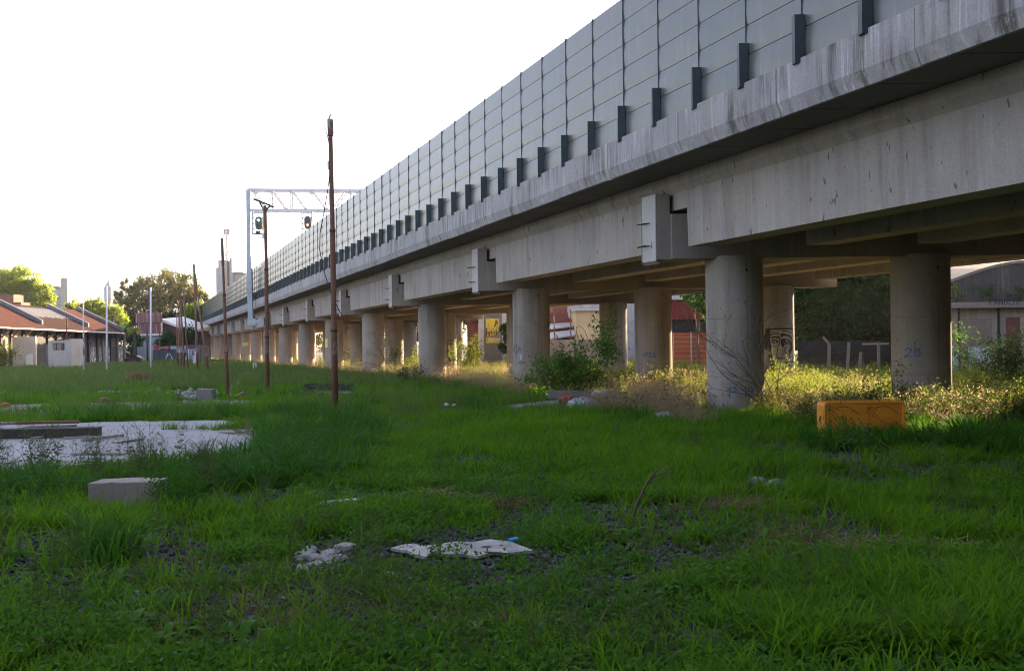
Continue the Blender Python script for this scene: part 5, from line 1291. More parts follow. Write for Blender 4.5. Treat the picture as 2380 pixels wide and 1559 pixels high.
# ------------------------------------------------------------------ orange barrier lying in the grass
M['orange'] = simple('orange plastic', (.56, .205, .010), .42, 0, .12, 2.5, .05, .5)
M['groove'] = simple('orange plastic in grooves', (.10, .030, .006), .6)
bd = 19.2; p0 = D(1916, 1050, bd); p1 = D(2106, 1050, bd); zt = D(2000, 933, bd).z; W_ = p1.x - p0.x; zb_ = float(gz(p0.x, bd)) - .02; Hh = zt - zb_
rt = empty('traffic_barrier', (p0.x + W_ / 2, bd, zb_)); tag(rt, 'orange plastic road barrier half hidden by the grass', 'barrier')
def rrect(w0, w1, h0, h1, r_, n=6):
    o_ = []
    for cx_, cz_, a0 in ((w1 - r_, h1 - r_, 0), (w0 + r_, h1 - r_, pi / 2), (w0 + r_, h0 + r_, pi), (w1 - r_, h0 + r_, 3 * pi / 2)):
        for i in range(n + 1): a = a0 + pi / 2 * i / n; o_.append((cx_ + r_ * cos(a), cz_ + r_ * sin(a)))
    return o_
def BP(u, y_, z): return (p0.x + u, bd + y_, zb_ + z)
mb = MB(); ol = rrect(0, W_, 0, Hh, .085); il = rrect(.045, W_ - .045, .045, Hh - .045, .06); n = len(ol)
lay = [[BP(u, .50, z) for u, z in rrect(.03, W_ - .03, .03, Hh - .03, .08)], [BP(u, .45, z) for u, z in ol], [BP(u, .02, z) for u, z in ol], [BP(u, 0, z) for u, z in rrect(.012, W_ - .012, .012, Hh - .012, .08)], [BP(u, .004, z) for u, z in il], [BP(u, .02, z) for u, z in rrect(.055, W_ - .055, .055, Hh - .055, .055)]]
v = [p for l in lay for p in l]; f = []
for i in range(len(lay) - 1):
    for k in range(n): k2 = (k + 1) % n; f.append((i * n + k, i * n + k2, (i + 1) * n + k2, (i + 1) * n + k))
f += [tuple(range(n)), tuple((len(lay) - 1) * n + k for k in range(n - 1, -1, -1))]
mb.add(v, f)
for i in range(26):   # raised tread pattern
    for j in range(11):
        u = .10 + (W_ - .2) * i / 25; z = .08 + (Hh - .16) * j / 10; s_ = 1 if (i + j) % 2 else -1
        mb.bar(BP(u - .012, .014, z - .012 * s_), BP(u + .012, .014, z + .012 * s_), .006, .012, up=(0, 1, 0))
mb.build('body', M['orange'], rt)
for u0 in (.085, .825):
    mb = MB()
    def curve(pts, w__): 
        pts = [BP(u0 + a * 1.0, .015, Hh - b_) for a, b_ in pts]; mb.tube(pts, w__, 5)
    curve([(.01, .6), (.015, .45), (.03, .25), (.005, .18), (.0, .13), (.04, .088), (.087, .11), (.135, .125), (.21, .105), (.27, .092), (.33, .09), (.42, .12), (.52, .19), (.585, .245)], .0065)
    curve([(.055, .145), (.15, .245), (.26, .36), (.355, .455)], .0055); curve([(.02, .17), (.10, .26), (.18, .345)], .0045)
    mb.build('moulded_groove', M['groove'], rt)
    mb = MB(); mb.tube([BP(u0 + .04, .013, Hh - .135), BP(u0 + .04, .021, Hh - .135)], .022, 12); mb.build('drain_plug', M['groove'], rt)
mb = MB(); mb.bar((p0.x - .003, bd + .16, zb_ + Hh - .40), (p0.x - .003, bd + .22, zb_ + Hh - .28), .012); mb.bar((p0.x - .003, bd + .30, zb_ + Hh - .40), (p0.x - .003, bd + .23, zb_ + Hh - .28), .012); mb.bar((p0.x - .003, bd + .19, zb_ + Hh - .36), (p0.x - .003, bd + .27, zb_ + Hh - .36), .012); mb.build('side_lettering', M['black_ink'], rt)

# ------------------------------------------------------------------ warehouse on the left
M['plaster'] = concrete('stained plaster', (.28, .245, .205), .5, (.14, .12, .11), .2, .5, .5, (.42, .32, .22))
M['plaster_grey'] = concrete('grey stained plaster', (.17, .155, .145), .5, (.10, .10, .10), .15, .5, .5, (.26, .23, .2))
M['plaster_far'] = concrete('sooty plaster', (.10, .10, .105), .5, (.04, .04, .04), .1, .5, .5, (.10, .09, .08))  # shade on the far part of the long wall is put into this colour
M['pale_wall'] = concrete('pale smooth wall', (.58, .50, .40), .25, (.3, .26, .22), .1, .2, .6, (.5, .42, .33))
M['rustroof'] = corrugated('rusty corrugated roof', (.040, .0145, .010), (.026, .012, .010), .25, 'Y', .9, .8)
M['rustroof_light'] = corrugated('orange rusty corrugated roof', (.075, .024, .014), (.042, .017, .012), .25, 'Y', .9, .8)
M['skylight'] = simple('translucent roof sheet', (.30, .32, .35), .4)
M['wood_dark'] = simple('dark door', (.03, .028, .028), .8)
M['cope'] = simple('grey coping', (.13, .14, .16), .9)
wh = empty('warehouse', (-58.2, 120, float(gz(-58, 120)))); tag(wh, 'long derelict railway warehouse with rusty corrugated roofs and stained walls', 'warehouse')
XW, XE_, XR = -58.2, -56.9, -67.5
def ze(y): return 4.1 - .0102 * (y - 114)
def zr(y): return 7.65 - .006 * (y - 140)
def sk(x): return (XE_ - x) / (XE_ - XR) * 8.0     # the cross walls run askew
def zroof(x, y): t_ = (XE_ - x) / (XE_ - XR); return ze(y - sk(x)) * (1 - t_) + zr(y) * t_ if t_ <= 1 else zr(y) - (t_ - 1) * 3.5
YS = [66, 84, 106, 127, 141, 151.5]
mb = MB(); mb.box((-80, 66, -1.5), (XW, 151, 0)); v = []
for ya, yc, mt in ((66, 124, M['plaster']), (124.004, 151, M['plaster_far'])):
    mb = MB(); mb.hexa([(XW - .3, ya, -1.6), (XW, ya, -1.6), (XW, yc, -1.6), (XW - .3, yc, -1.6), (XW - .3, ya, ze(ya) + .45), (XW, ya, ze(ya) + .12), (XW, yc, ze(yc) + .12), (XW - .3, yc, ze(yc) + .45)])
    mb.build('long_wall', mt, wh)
mb = MB(); mb.add([(XW, 151.02, -1.6), (XR, 159, -1.6), (-78, 159, -1.6), (-78, 159, 4), (XR, 159, 7.3), (XW, 151.02, ze(151))], [(0, 1, 2, 3, 4, 5)]); mb.build('end_wall', M['plaster_grey'], wh)
for i in range(5):
    ya, yc = YS[i], YS[i + 1]
    for (xa, xb) in ((XE_, XR), (XR, -79)):
        mb = MB()
        q_ = [(xa, ya + sk(xa)), (xa, yc + sk(xa)), (xb, yc + sk(min(xb, xb))), (xb, ya + sk(xb))]
        p_ = [(x_, y_, zroof(x_, y_)) for x_, y_ in q_]
        mb.add(p_ + [(a_, b_, c_ - .08) for a_, b_, c_ in p_], [(0, 1, 2, 3), (7, 6, 5, 4), (0, 4, 5, 1), (1, 5, 6, 2), (2, 6, 7, 3), (3, 7, 4, 0)])
        mb.build('roof', M['rustroof_light'] if i in (4, 2) else M['rustroof'], wh)
for yy in (106, 127, 141, 151.2):
    mb = MB(); x0_, x1_ = (XE_ - 2.0 if yy < 151 else XE_ - .6), XR
    v = []
    for x_ in (x0_, x1_):
        y_ = yy + sk(x_); z = zroof(x_, y_)
        v += [(x_, y_ - .22, z - .2), (x_, y_ + .22, z - .2), (x_, y_ + .22, z + .55), (x_, y_ - .22, z + .55)]
    mb.add(v, [(0, 1, 2, 3), (7, 6, 5, 4), (0, 4, 5, 1), (1, 5, 6, 2), (2, 6, 7, 3), (3, 7, 4, 0)])
    mb.build('fire_wall', M['cope'], wh)
for k in range(13):
    xa = XR + 1.2; xb = XR + 5.2 + .25 * (k % 3); y_ = 129.5 + k * .95
    mb = MB(); v = []
    for x_ in (xa, xb):
        for dy in (0, .33): yy = y_ + dy + (sk(x_)) * 1.0; v.append((x_, yy, zroof(x_, yy) + .05))
    mb.add(v, [(0, 1, 3, 2)]); mb.build('roof_light', M['skylight'], wh)
mb = MB(); mb.tube([(XE_ + .08, y_, ze(y_) - .05 + .03 * sin(y_)) for y_ in range(66, 153, 3)], .11, 8); mb.build('gutter', M['mottled'], wh)
def WY(px): return 58.2 * F / (CX - px) * 1.0
for px in (-60, -30, 0, 24, 52, 80, 110, 130, 151, 176, 190, 204, 224, 237, 256, 271, 287):
    y_ = WY(px); mb = MB(); mb.box((XW + .005, y_ - .25, -1.2), (XW + .22, y_ + .25, ze(y_) - .02)); mb.build('pilaster', M['plaster_grey'] if px % 2 else M['wood_dark'], wh)
    mb = MB(); mb.bar((XW + .1, y_, 2.9), (XE_ - .1, y_, ze(y_) - .12), .1, .14); mb.build('eaves_bracket', M['rust2'], wh)
for px, wd, gf in ((5, 1.6, 0), (66, 2.2, 0), (96, 2.6, 0), (173, 2.6, 1), (183, 1.6, 0), (216, 3.6, 1), (231, 2.8, 2), (247, 2.4, 2), (263, 2.4, 0), (279, 2.2, 1)):
    y_ = WY(px); mb = MB(); mb.box((XW + .005, y_ - wd / 2, -.9), (XW + .07, y_ + wd / 2, 1.75)); d_ = mb.build('door', M['plaster_grey'] if gf else M['wood_dark'], wh)
    if gf:
        lay = []
        for k in range(14):
            cu, cz = random.uniform(-wd * .4, wd * .4), random.uniform(-.5, 1.4); r_ = random.uniform(.15, .4); lay.append(('s', [(cu + r_ * cos(a), cz + r_ * 1.5 * sin(a)) for a in np.linspace(random.uniform(0, 3), random.uniform(4, 7), 9)], .09, random.choice((0, 1))))
        paint('graffiti', d_, lay, -wd / 2, wd / 2, -.9, 1.7, .08, [M['white_ink'] if gf == 1 else M['pale_blue_ink'], M['pale_blue_ink']], lambda u, z, y_=y_: (XW + .076, y_ + u, z))
for px in (85, 172, 206, 238):
    y_ = WY(px)
    for k in range(3): mb = MB(); mb.box((XW + .005, y_ - .9 + k * .7, 2.05), (XW + .05, y_ - .55 + k * .7, 2.35)); mb.build('vent', M['dark'], wh)
mb = MB(); mb.box((XW + .01, 66, -1.6), (XW + 3.0, 150, -.35)); o = mb.build('loading_platform', M['plaster_grey'], wh)
# chimney-like brick block
p = D(22, 712, 150); mb = MB(); mb.box((p.x - 1.15, 149, p.z - 3), (p.x + 1.1, 152, D(22, 685, 150).z)); mb.box((p.x + 1.1, 149.2, p.z - 3), (p.x + 2.1, 152, D(22, 703, 150).z)); tag(mb.build('brick_chimney', simple('dark red brick', (.22, .09, .065), .9, 0, .25, 3), origin=(p.x, 150, p.z - 3)), 'dark red brick block rising behind the warehouse ridge at far left', 'chimney')
# freestanding pale wall, low building behind it
dp = 118; a, b_ = D(29, 783, dp), D(77, 783, dp); mb = MB(); mb.hexa([(a.x, dp, -1), (b_.x, dp + .6, -1), (b_.x, dp + .9, -1), (a.x, dp + .3, -1), (a.x, dp, a.z), (b_.x, dp + .6, a.z + .05), (b_.x, dp + .9, a.z + .05), (a.x, dp + .3, a.z)])
fw = mb.build('pale_wall', M['pale_wall'], origin=(a.x, dp, -1)); tag(fw, 'freestanding pale wall lit by the sun in front of the warehouse', 'wall')
lay = [('p', [(1.35, -.2), (2.1, -.2), (2.1, 1.15), (1.4, .9)], 0, 0)]
paint('whitewash_patch', fw, lay, 1.2, 2.2, -.3, 1.3, .1, [M['white_ink']], lambda u, z: (a.x + u, dp + .6 * u / (b_.x - a.x) - .006, z))
# ruined shed
dp = 106; x0_, x1_ = D(112, 800, dp).x, D(160, 800, dp).x; z1_ = D(130, 790, dp).z; wz0, wz1 = D(130, 814, dp).z, D(130, 797, dp).z; wx0, wx1 = D(120, 800, dp).x, D(150, 800, dp).x
rs = empty('ruined_shed', ((x0_ + x1_) / 2, dp, float(gz(x0_, dp)))); tag(rs, 'roofless whitewashed shed with an empty window before the warehouse', 'ruin')
mb = MB(); mb.box((x0_, dp, -1), (wx0, dp + .25, z1_ - .1)); mb.box((wx1, dp, -1), (x1_, dp + .25, z1_)); mb.box((wx0, dp, -1), (wx1, dp + .25, wz0)); mb.box((wx0, dp, wz1), (wx1, dp + .25, z1_ - .05)); mb.build('front_wall', M['white_conc'], rs)
mb = MB(); mb.box((x1_ - .001, dp + .02, -1), (x1_ + .25, dp + 3, z1_ + .1)); mb.build('side_wall', M['white_conc'], rs)
mb = MB(); mb.box((x0_ - .25, dp + .02, -1), (x0_ + .001, dp + 3, z1_ - .4)); mb.build('side_wall', M['plaster_grey'], rs)
mb = MB(); mb.bar((wx0 + .45, dp + .1, wz0), (wx0 + .45, dp + .1, wz1), .06); mb.build('window_bar', M['wood_dark'], rs)
mb = MB(); q0 = D(155, 792, dp + .3); mb.tube([q0, D(155.5, 738, dp + .3)], .07, 8); mb.build('rusty_pipe', M['rust'], rs)
patch(150, 98, 168, 838, 850, .1, .3, M['rubble'], 'rubble at the foot of the ruined shed', 'shed_rubble', 99)
# bare shrub in front of left roof
tree('shrub', 'dark bushes filling the corner between the warehouse end and the brown hoarding', 'shrub', gb(325, 186), [(300, 800, 30, 36), (330, 795, 30, 34), (345, 815, 20, 24), (290, 780, 20, 20)], 9000, .4, M['leaf_dark'], 186, None, .15, seed=27)
bush('bare_shrub', 'leafless shrub rising before the sunlit wall at far left', gb(22, 100), [(-.3, 0, 1), (.2, 0, 1.2), (0, 0, 1.3)], 2.6, 0, .1, M['leaf_dark'], 45, 2, .03)
bush('leafy_shrub', 'dry sunlit shrub at the foot of the far left wall', gb(8, 108), [(-.5, 0, 1), (.4, 0, 1), (0, 0, 1.3)], 1.3, 900, .22, M['goldweed'], 46, 2, .03, spread=.3)

# ------------------------------------------------------------------ end of the lot: hoardings, sheds, wreck
M['brownboard'] = concrete('faded brown hoarding', (.20, .10, .095), .4, (.08, .04, .04), .45, .3, .5, (.26, .12, .1))
M['brick'] = simple('dark brick wall', (.13, .06, .05), .9, 0, .3, 3)
M['hoard'] = simple('blue-grey sheet hoarding', (.06, .085, .11), .6, 0, .2, 1)
def rect(name, label, cat, px0, px1, py0, py1, depth, thick, mat, ground=False, group=None, parent=None, tag_=True, skew=0.0):
    a, b_ = D(px0, py0, depth), D(px1, py1, depth); z1 = (a.z + D(px1, py0, depth).z) / 2; z0 = (b_.z + D(px0, py1, depth).z) / 2
    if ground: z0 = min(z0, float(gz(a.x, depth)) - .2)
    mb = MB(); mb.hexa([(a.x, depth, z0), (b_.x, depth + skew, z0), (b_.x, depth + skew + thick, z0), (a.x, depth + thick, z0), (a.x, depth, z1), (b_.x, depth + skew, z1), (b_.x, depth + skew + thick, z1), (a.x, depth + thick, z1)])
    o = mb.build(name, mat, parent, origin=None if parent else ((a.x + b_.x) / 2, depth, z0))
    if tag_ and not parent: tag(o, label, cat, group)
    return o
hb_ = empty('brown_billboard', gb(346, 176)); tag(hb_, 'tall faded brown hoarding structure behind a white post', 'hoarding')
rect('upper_board', None, None, 315, 375, 727, 750.5, 176, .5, M['brownboard'], parent=hb_)
rect('lower_board', None, None, 318, 374, 751.5, 776, 176.2, 3, M['brownboard'], parent=hb_)
rect('edge_column', None, None, 373.5, 376, 750, 777, 175.9, .6, M['mottled'], parent=hb_)
rect('white_strip', None, None, 326, 374, 776, 779.5, 175.8, 1, M['white_ink'], parent=hb_)
rect('ground_floor', None, None, 328, 374, 779.5, 838, 176.3, 3, simple('blue-grey wall', (.26, .30, .36), .8), True, parent=hb_)
pole('street_lamp', 'small dark curved lamp post left of the brown hoarding', 'lamp', (310, 800), (309, 752), 1.6, 1.3, M['signal_body'], depth=182, joints=False)
sh = empty('brick_shed', gb(410, 178)); tag(sh, 'dark brick shed with a white sloping roof right of the brown hoarding', 'shed')
a, b_ = D(377, 748, 178), D(440, 772, 178); mb = MB(); mb.add([(a.x, 178, -1.6), (b_.x, 178, -1.6), (b_.x, 178, b_.z), (a.x, 178, a.z), (a.x, 190, -1.6), (b_.x, 190, -1.6), (b_.x, 190, b_.z), (a.x, 190, a.z)], [(0, 1, 2, 3), (0, 3, 7, 4), (1, 5, 6, 2), (5, 4, 7, 6), (3, 2, 6, 7)]); mb.build('wall', M['brick'], sh)
mb = MB(); zf = .55; mb.hexa([(a.x - .1, 177.7, a.z + .02), (b_.x + .3, 177.7, b_.z + .02), (b_.x + .3, 190, b_.z + .5), (a.x - .1, 190, a.z + .5), (a.x - .1, 177.7, a.z + zf), (b_.x + .3, 177.7, b_.z + zf * .4), (b_.x + .3, 190, b_.z + 1.2), (a.x - .1, 190, a.z + 1.2)]); mb.build('roof', M['white_ink'], sh)
hd = empty('sheet_hoarding', gb(390, 172)); tag(hd, 'blue-grey sheet hoarding with a white scrawl and a red band above', 'hoarding')
for k in range(5): rect('sheet', None, None, 355 + 12.4 * k, 367 + 12.4 * k, 813, 842, 171 + .1 * (k % 2), .1, M['hoard'], True, parent=hd)
o = rect('red_band', None, None, 357, 394, 803, 812.5, 171, .15, M['red_ink'], parent=hd)
pa = D(355, 842, 171)
lay = [('s', [(1.6 + .35 * cos(a) + .12 * a, .95 + .5 * sin(a * 1.7)) for a in np.linspace(0, 7, 22)], .1, 0), ('s', [(2.0, .1), (2.4, .4), (2.8, .1), (3.2, .35)], .1, 0)]
paint('graffiti', hd, lay, .2, 3.8, -.2, 2.2, .06, [M['white_ink']], lambda u, z: (pa.x + u + .6, 170.96, pa.z + z))
lay = [('s', [(.2 + .18 * k + .1 * cos(k * 2.), .25 + .12 * sin(k * 2.3)) for k in range(10)], .07, 0)]
pb = D(367, 811, 171); paint('white_scrawl', hd, lay, 0, 2.2, 0, .6, .05, [M['white_ink']], lambda u, z: (pb.x + u, 170.93, pb.z + z))
bs = empty('banner_fence', gb(440, 168)); tag(bs, 'low fence with a white banner edged in purple and painted sheets below', 'fence')
rect('banner', None, None, 396, 437, 804, 811, 168, .12, M['pale_blue_ink'], parent=bs); rect('banner_edge', None, None, 395, 455, 801.5, 803.8, 168, .14, simple('dark purple', (.12, .02, .08), .6), parent=bs); rect('banner_end', None, None, 439, 455, 804, 808, 168, .12, simple('purple', (.25, .04, .22), .6), parent=bs)
for k in range(5): rect('sheet', None, None, 413 + 9.2 * k, 421.6 + 9.2 * k, 810.5, 843, 168.2 + .1 * (k % 2), .1, M['white_ink'] if k % 2 == 0 else M['pale_blue_ink'], True, parent=bs)
for k in range(3): rect('panel', None, None, 456 + 10 * k, 465.3 + 10 * k, 801 + k, 843, 168.6, .2, M['plaster_grey'], True, parent=bs)
pa2 = D(413, 842, 168.2); lay = []
for k in range(22):
    cu, cz = random.uniform(.2, 3.0), random.uniform(.4, 1.9); r_ = random.uniform(.1, .3); lay.append(('s', [(cu + r_ * cos(a), cz + r_ * 1.5 * sin(a)) for a in np.linspace(random.uniform(0, 3), random.uniform(4, 7), 9)], .09, k % 2))
paint('graffiti', bs, lay, 0, 3.2, 0, 2.2, .07, [M['darkblue_ink'], M['black_ink']], lambda u, z: (pa2.x + u, 168.15, pa2.z + z))
rect('dark_hut', 'dark low hut under the far end of the viaduct', 'hut', 436, 478, 777, 812, 176, 3, M['wood_dark'], True)
rect('metal_cabinet', 'pale grey metal cabinet by the leaning rusty pole', 'cabinet', 448, 457.5, 827, 844, 120, .6, M['galvlight'], True)
pole('pale_post', 'thin pale post beside the grey cabinet', 'post', (457, 846), (456.5, 775), 2.2, 1.8, M['galvlight'], depth=121, joints=False)
# gates and dark posts between wreck and hoarding
pole('dark_post', 'dark thick post right beside the white post at the end of the lot', 'post', (343, 840), (342.5, 764), 5, 5, M['signal_body'], depth=150, joints=False)
pole('rusty_mast', 'thin rusty mast just right of the second white post', 'mast', (371, 838), (370, 742), 2.2, 1.6, M['rust2'], depth=150, joints=False)
rect('tagged_wall', 'blue-grey wall end with a pale tag, right of the wrecked car', 'wall', 318, 339, 806, 842, 158, .4, bpy.data.materials['blue-grey wall'], True)
# wrecked car
cd = 140.; ca = D(287, 836, cd); cb_ = D(330, 836, cd); cl = cb_.x - ca.x; wc = empty('wrecked_car', (ca.x + cl / 2, cd, float(gz(ca.x, cd)))); tag(wc, 'burnt-out dark car wreck dumped by the end of the warehouse', 'car')
M['carpaint'] = simple('burnt dark red car body', (.05, .025, .028), .45, .2)
z0 = wc.location.z + .15; s_ = cl / 3.3
prof = [(0, .25), (0, .62), (.35, .78), (1.0, .86), (1.35, 1.22), (2.2, 1.26), (2.7, .92), (3.15, .8), (3.3, .6), (3.3, .25)]
def ext(mb, pr_, ya, yc, sc=1.0):
    n = len(pr_); v = [(ca.x + x_ * s_, ya, z0 + z * .8) for x_, z in pr_] + [(ca.x + x_ * s_, yc, z0 + z * .8) for x_, z in pr_]
    mb.add(v, [tuple(range(n - 1, -1, -1)), tuple(range(n, 2 * n))] + [(k, (k + 1) % n, (k + 1) % n + n, k + n) for k in range(n)])
mb = MB(); ext(mb, prof, cd, cd + 1.6); mb.build('body', M['carpaint'], wc, bevel=.04)
for pr_ in ([(1.12, .88), (1.4, 1.17), (1.75, 1.19), (1.75, .9)], [(1.82, .9), (1.82, 1.19), (2.18, 1.2), (2.5, .94)]):
    mb = MB(); ext(mb, pr_, cd - .012, cd + .02); mb.build('window', M['dark'], wc)
for u in (.65, 2.65):
    mb = MB(); c = Vector((ca.x + u * s_, cd - .03, z0 + .22)); mb.tube([c, c + Vector((0, .2, 0))], .3, 16); mb.build('wheel', M['dark'], wc)
# distant town
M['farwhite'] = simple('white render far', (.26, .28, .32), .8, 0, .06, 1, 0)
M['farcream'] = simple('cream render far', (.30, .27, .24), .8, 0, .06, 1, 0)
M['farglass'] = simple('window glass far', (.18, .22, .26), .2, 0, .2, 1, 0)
ap = empty('apartment_block', gb(130, 380)); tag(ap, 'white apartment block rising behind the bright green tree at left', 'building')
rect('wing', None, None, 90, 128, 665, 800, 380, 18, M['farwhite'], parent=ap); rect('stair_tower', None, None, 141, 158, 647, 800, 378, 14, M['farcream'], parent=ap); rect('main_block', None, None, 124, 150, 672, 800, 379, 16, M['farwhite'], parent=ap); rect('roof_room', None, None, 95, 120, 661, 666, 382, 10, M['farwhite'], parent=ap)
for y_ in (684, 699, 714): w_ = rect('window_band', None, None, 127, 149, y_, y_ + 8, 378.4, .5, M['farglass'], parent=ap)
mb = MB(); mb.tube([D(148, 648, 378), D(148, 639, 378)], .25, 6); mb.build('roof_mast', M['galvlight'], ap)
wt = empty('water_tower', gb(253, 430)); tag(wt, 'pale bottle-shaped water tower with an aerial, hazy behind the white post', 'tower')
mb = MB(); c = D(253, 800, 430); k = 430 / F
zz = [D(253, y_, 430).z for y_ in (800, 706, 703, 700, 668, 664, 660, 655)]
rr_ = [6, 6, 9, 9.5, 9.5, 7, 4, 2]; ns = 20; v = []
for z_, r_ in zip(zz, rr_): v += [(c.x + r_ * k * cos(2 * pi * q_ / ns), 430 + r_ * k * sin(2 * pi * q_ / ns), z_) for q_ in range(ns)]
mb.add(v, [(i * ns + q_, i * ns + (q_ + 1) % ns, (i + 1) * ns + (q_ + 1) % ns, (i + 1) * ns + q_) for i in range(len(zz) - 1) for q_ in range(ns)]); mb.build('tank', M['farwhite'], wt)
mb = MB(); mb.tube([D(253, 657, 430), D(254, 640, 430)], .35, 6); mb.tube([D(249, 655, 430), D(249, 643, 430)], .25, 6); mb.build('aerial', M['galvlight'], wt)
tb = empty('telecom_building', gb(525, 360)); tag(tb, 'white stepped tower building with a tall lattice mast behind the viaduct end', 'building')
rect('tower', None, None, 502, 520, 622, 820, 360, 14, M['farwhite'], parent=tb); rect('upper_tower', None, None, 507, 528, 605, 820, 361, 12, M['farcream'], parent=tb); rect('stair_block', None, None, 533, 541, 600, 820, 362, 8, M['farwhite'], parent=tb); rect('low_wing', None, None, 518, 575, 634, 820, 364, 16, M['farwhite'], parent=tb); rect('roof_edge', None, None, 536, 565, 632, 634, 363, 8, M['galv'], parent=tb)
for y_ in (640, 648): rect('window', None, None, 532, 541, y_, y_ + 3, 363.6, .5, M['farglass'], parent=tb)
mb = MB()
for dx in (-1.6, 1.6): mb.bar(D(527 + dx, 606, 361), D(527 + dx * .7, 532, 361), .25)
for i in range(20):
    y_ = 604 - i * 3.6; mb.bar(D(525.4, y_, 361), D(528.6, y_ - 3.6, 361), .16); mb.bar(D(528.6, y_, 361), D(525.4, y_ - 3.6, 361), .16)
mb.build('lattice_mast', simple('red and white mast', (.45, .30, .30), .6, 0, .6, .15, 0), tb)
for dx, y0_, y1_ in ((-4.5, 532, 545), (4, 532, 545), (-3, 590, 594), (5, 585, 588)): mb = MB(); mb.bar(D(527 + dx, y0_, 361), D(527 + dx, y1_, 361), .6, .5); mb.build('antenna_panel', M['farwhite'], tb)
rect('roof_tank_block', 'tiny roof-top block peeping above the big olive tree', 'building', 391, 404, 630, 700, 330, 8, M['galv'], True)

# ------------------------------------------------------------------ buildings beyond the viaduct (right)
M['redcorr'] = corrugated('dark red corrugated sheet', (.16, .03, .028), (.10, .03, .025), .12, 'X', .6, .4)
M['whitecorr'] = corrugated('pale corrugated sheet', (.42, .44, .48), (.22, .20, .19), .25, 'X', .6, .4)
M['redbrick'] = simple('red brick', (.15, .045, .035), .9, 0, .35, 4)
M['yellowwall'] = concrete('yellowish plaster', (.55, .47, .30), .35, (.2, .16, .1), .1, .3, .8, (.5, .4, .25))
M['orangelouvre'] = simple('orange clay block', (.34, .085, .035), .85, 0, .25, 5)
# orange louvre fence
of = empty('orange_fence', gb(1610, 76)); tag(of, 'orange hollow-block fence with pale mortar lines beside the P.19 column', 'fence')
for k in range(7): rect('block_course', None, None, 1566, 1668, 772.5 + k * 11, 782 + k * 11, 76, .2, M['orangelouvre'], parent=of)
rect('mortar', None, None, 1565, 1669, 773, 858, 76.03, .14, M['white_conc'], True, parent=of)
for x_ in (1605, 1668): rect('fence_post', None, None, x_, x_ + 4.5, 771, 862, 75.9, .3, M['white_conc'], True, parent=of)
rs2 = empty('red_shed', gb(1620, 84)); tag(rs2, 'dark red corrugated shed with a black opening beyond the orange fence', 'shed')
rect('wall', None, None, 1560, 1668, 696, 742, 84, 9, M['redcorr'], parent=rs2); rect('opening', None, None, 1560, 1655, 742, 774, 84.4, 6, M['dark'], parent=rs2); rect('lower_wall', None, None, 1560, 1668, 774, 850, 84.2, 8, M['redbrick'], True, parent=rs2); rect('roof', None, None, 1556, 1672, 686, 696, 83.6, 10, M['whitecorr'], parent=rs2)
rect('white_building', 'pale building rising above the red corrugated shed', 'building', 1540, 1670, 640, 700, 105, 10, M['farwhite'], True)
# yellow shed, walls, red brick
ys_ = empty('yellow_shed', gb(1370, 92)); tag(ys_, 'small yellowish plastered shed with a lean-to roof seen between columns', 'shed')
rect('wall', None, None, 1337, 1420, 722, 792, 92, 5, M['yellowwall'], parent=ys_); rect('base', None, None, 1337, 1420, 792, 850, 92.05, 5, M['plaster_grey'], True, parent=ys_); rect('roof', None, None, 1333, 1424, 717, 722, 91.5, 6, M['white_conc'], parent=ys_); rect('vent_pipe', None, None, 1384, 1388, 722, 728, 91.8, .3, M['signal_body'], parent=ys_)
rect('garden_wall', 'stained low concrete wall below the yellowish shed', 'wall', 1276, 1420, 789, 860, 86, .3, M['plaster'], True)
rb_ = empty('brick_building', gb(1305, 97)); tag(rb_, 'red brick house with a crumbled gable left of the yellowish shed', 'building')
a = D(1278, 850, 97); mb = MB(); pp = [(1278, 860), (1336, 860), (1336, 745), (1322, 738), (1318, 722), (1320, 705), (1300, 700), (1278, 702)]
fr = [D(x_, y_, 97) for x_, y_ in pp]; bk = [p_ + Vector((0, 7, 0)) for p_ in fr]; n = len(pp); mb.add(fr + bk, [tuple(range(n)), tuple(range(2 * n - 1, n - 1, -1))] + [(k, k + n, (k + 1) % n + n, (k + 1) % n) for k in range(n)]); mb.build('wall', M['redbrick'], rb_)
mb = MB(); p_ = [D(1277, 763, 94), D(1337, 756, 94), D(1337, 748, 96.8), D(1277, 752, 96.8)]; mb.add(p_ + [q_ - Vector((0, 0, .12)) for q_ in p_], [(0, 1, 2, 3), (7, 6, 5, 4), (0, 4, 5, 1), (1, 5, 6, 2), (2, 6, 7, 3), (3, 7, 4, 0)]); mb.build('lean_to_roof', M['whitecorr'], rb_)
mb = MB(); p_ = [D(1277, 786, 91), D(1337, 777, 91), D(1337, 765, 94), D(1277, 772, 94)]; mb.add(p_ + [q_ - Vector((0, 0, .12)) for q_ in p_], [(0, 1, 2, 3), (7, 6, 5, 4), (0, 4, 5, 1), (1, 5, 6, 2), (2, 6, 7, 3), (3, 7, 4, 0)]); mb.build('lower_roof', M['whitecorr'], rb_)
rect('dark_recess', None, None, 1278, 1337, 786, 800, 93.8, .3, M['dark'], parent=rb_)
mb = MB(); mb.bar(D(1290, 800, 90.5), D(1287, 716, 90.5), .12); mb.build('drain_pipe', M['rust2'], rb_); mb = MB(); mb.bar(D(1327, 795, 90.5), D(1326, 720, 90.5), .1); mb.build('drain_pipe', M['rust2'], rb_)
rect('grey_factory', 'pale corrugated factory wall high behind the yellowish shed', 'building', 1310, 1560, 688, 730, 112, 8, M['whitecorr'], True)
rect('distant_block', 'pale distant house wall right of the yellowish shed', 'building', 1425, 1480, 722, 850, 118, 8, M['yellowwall'], True)
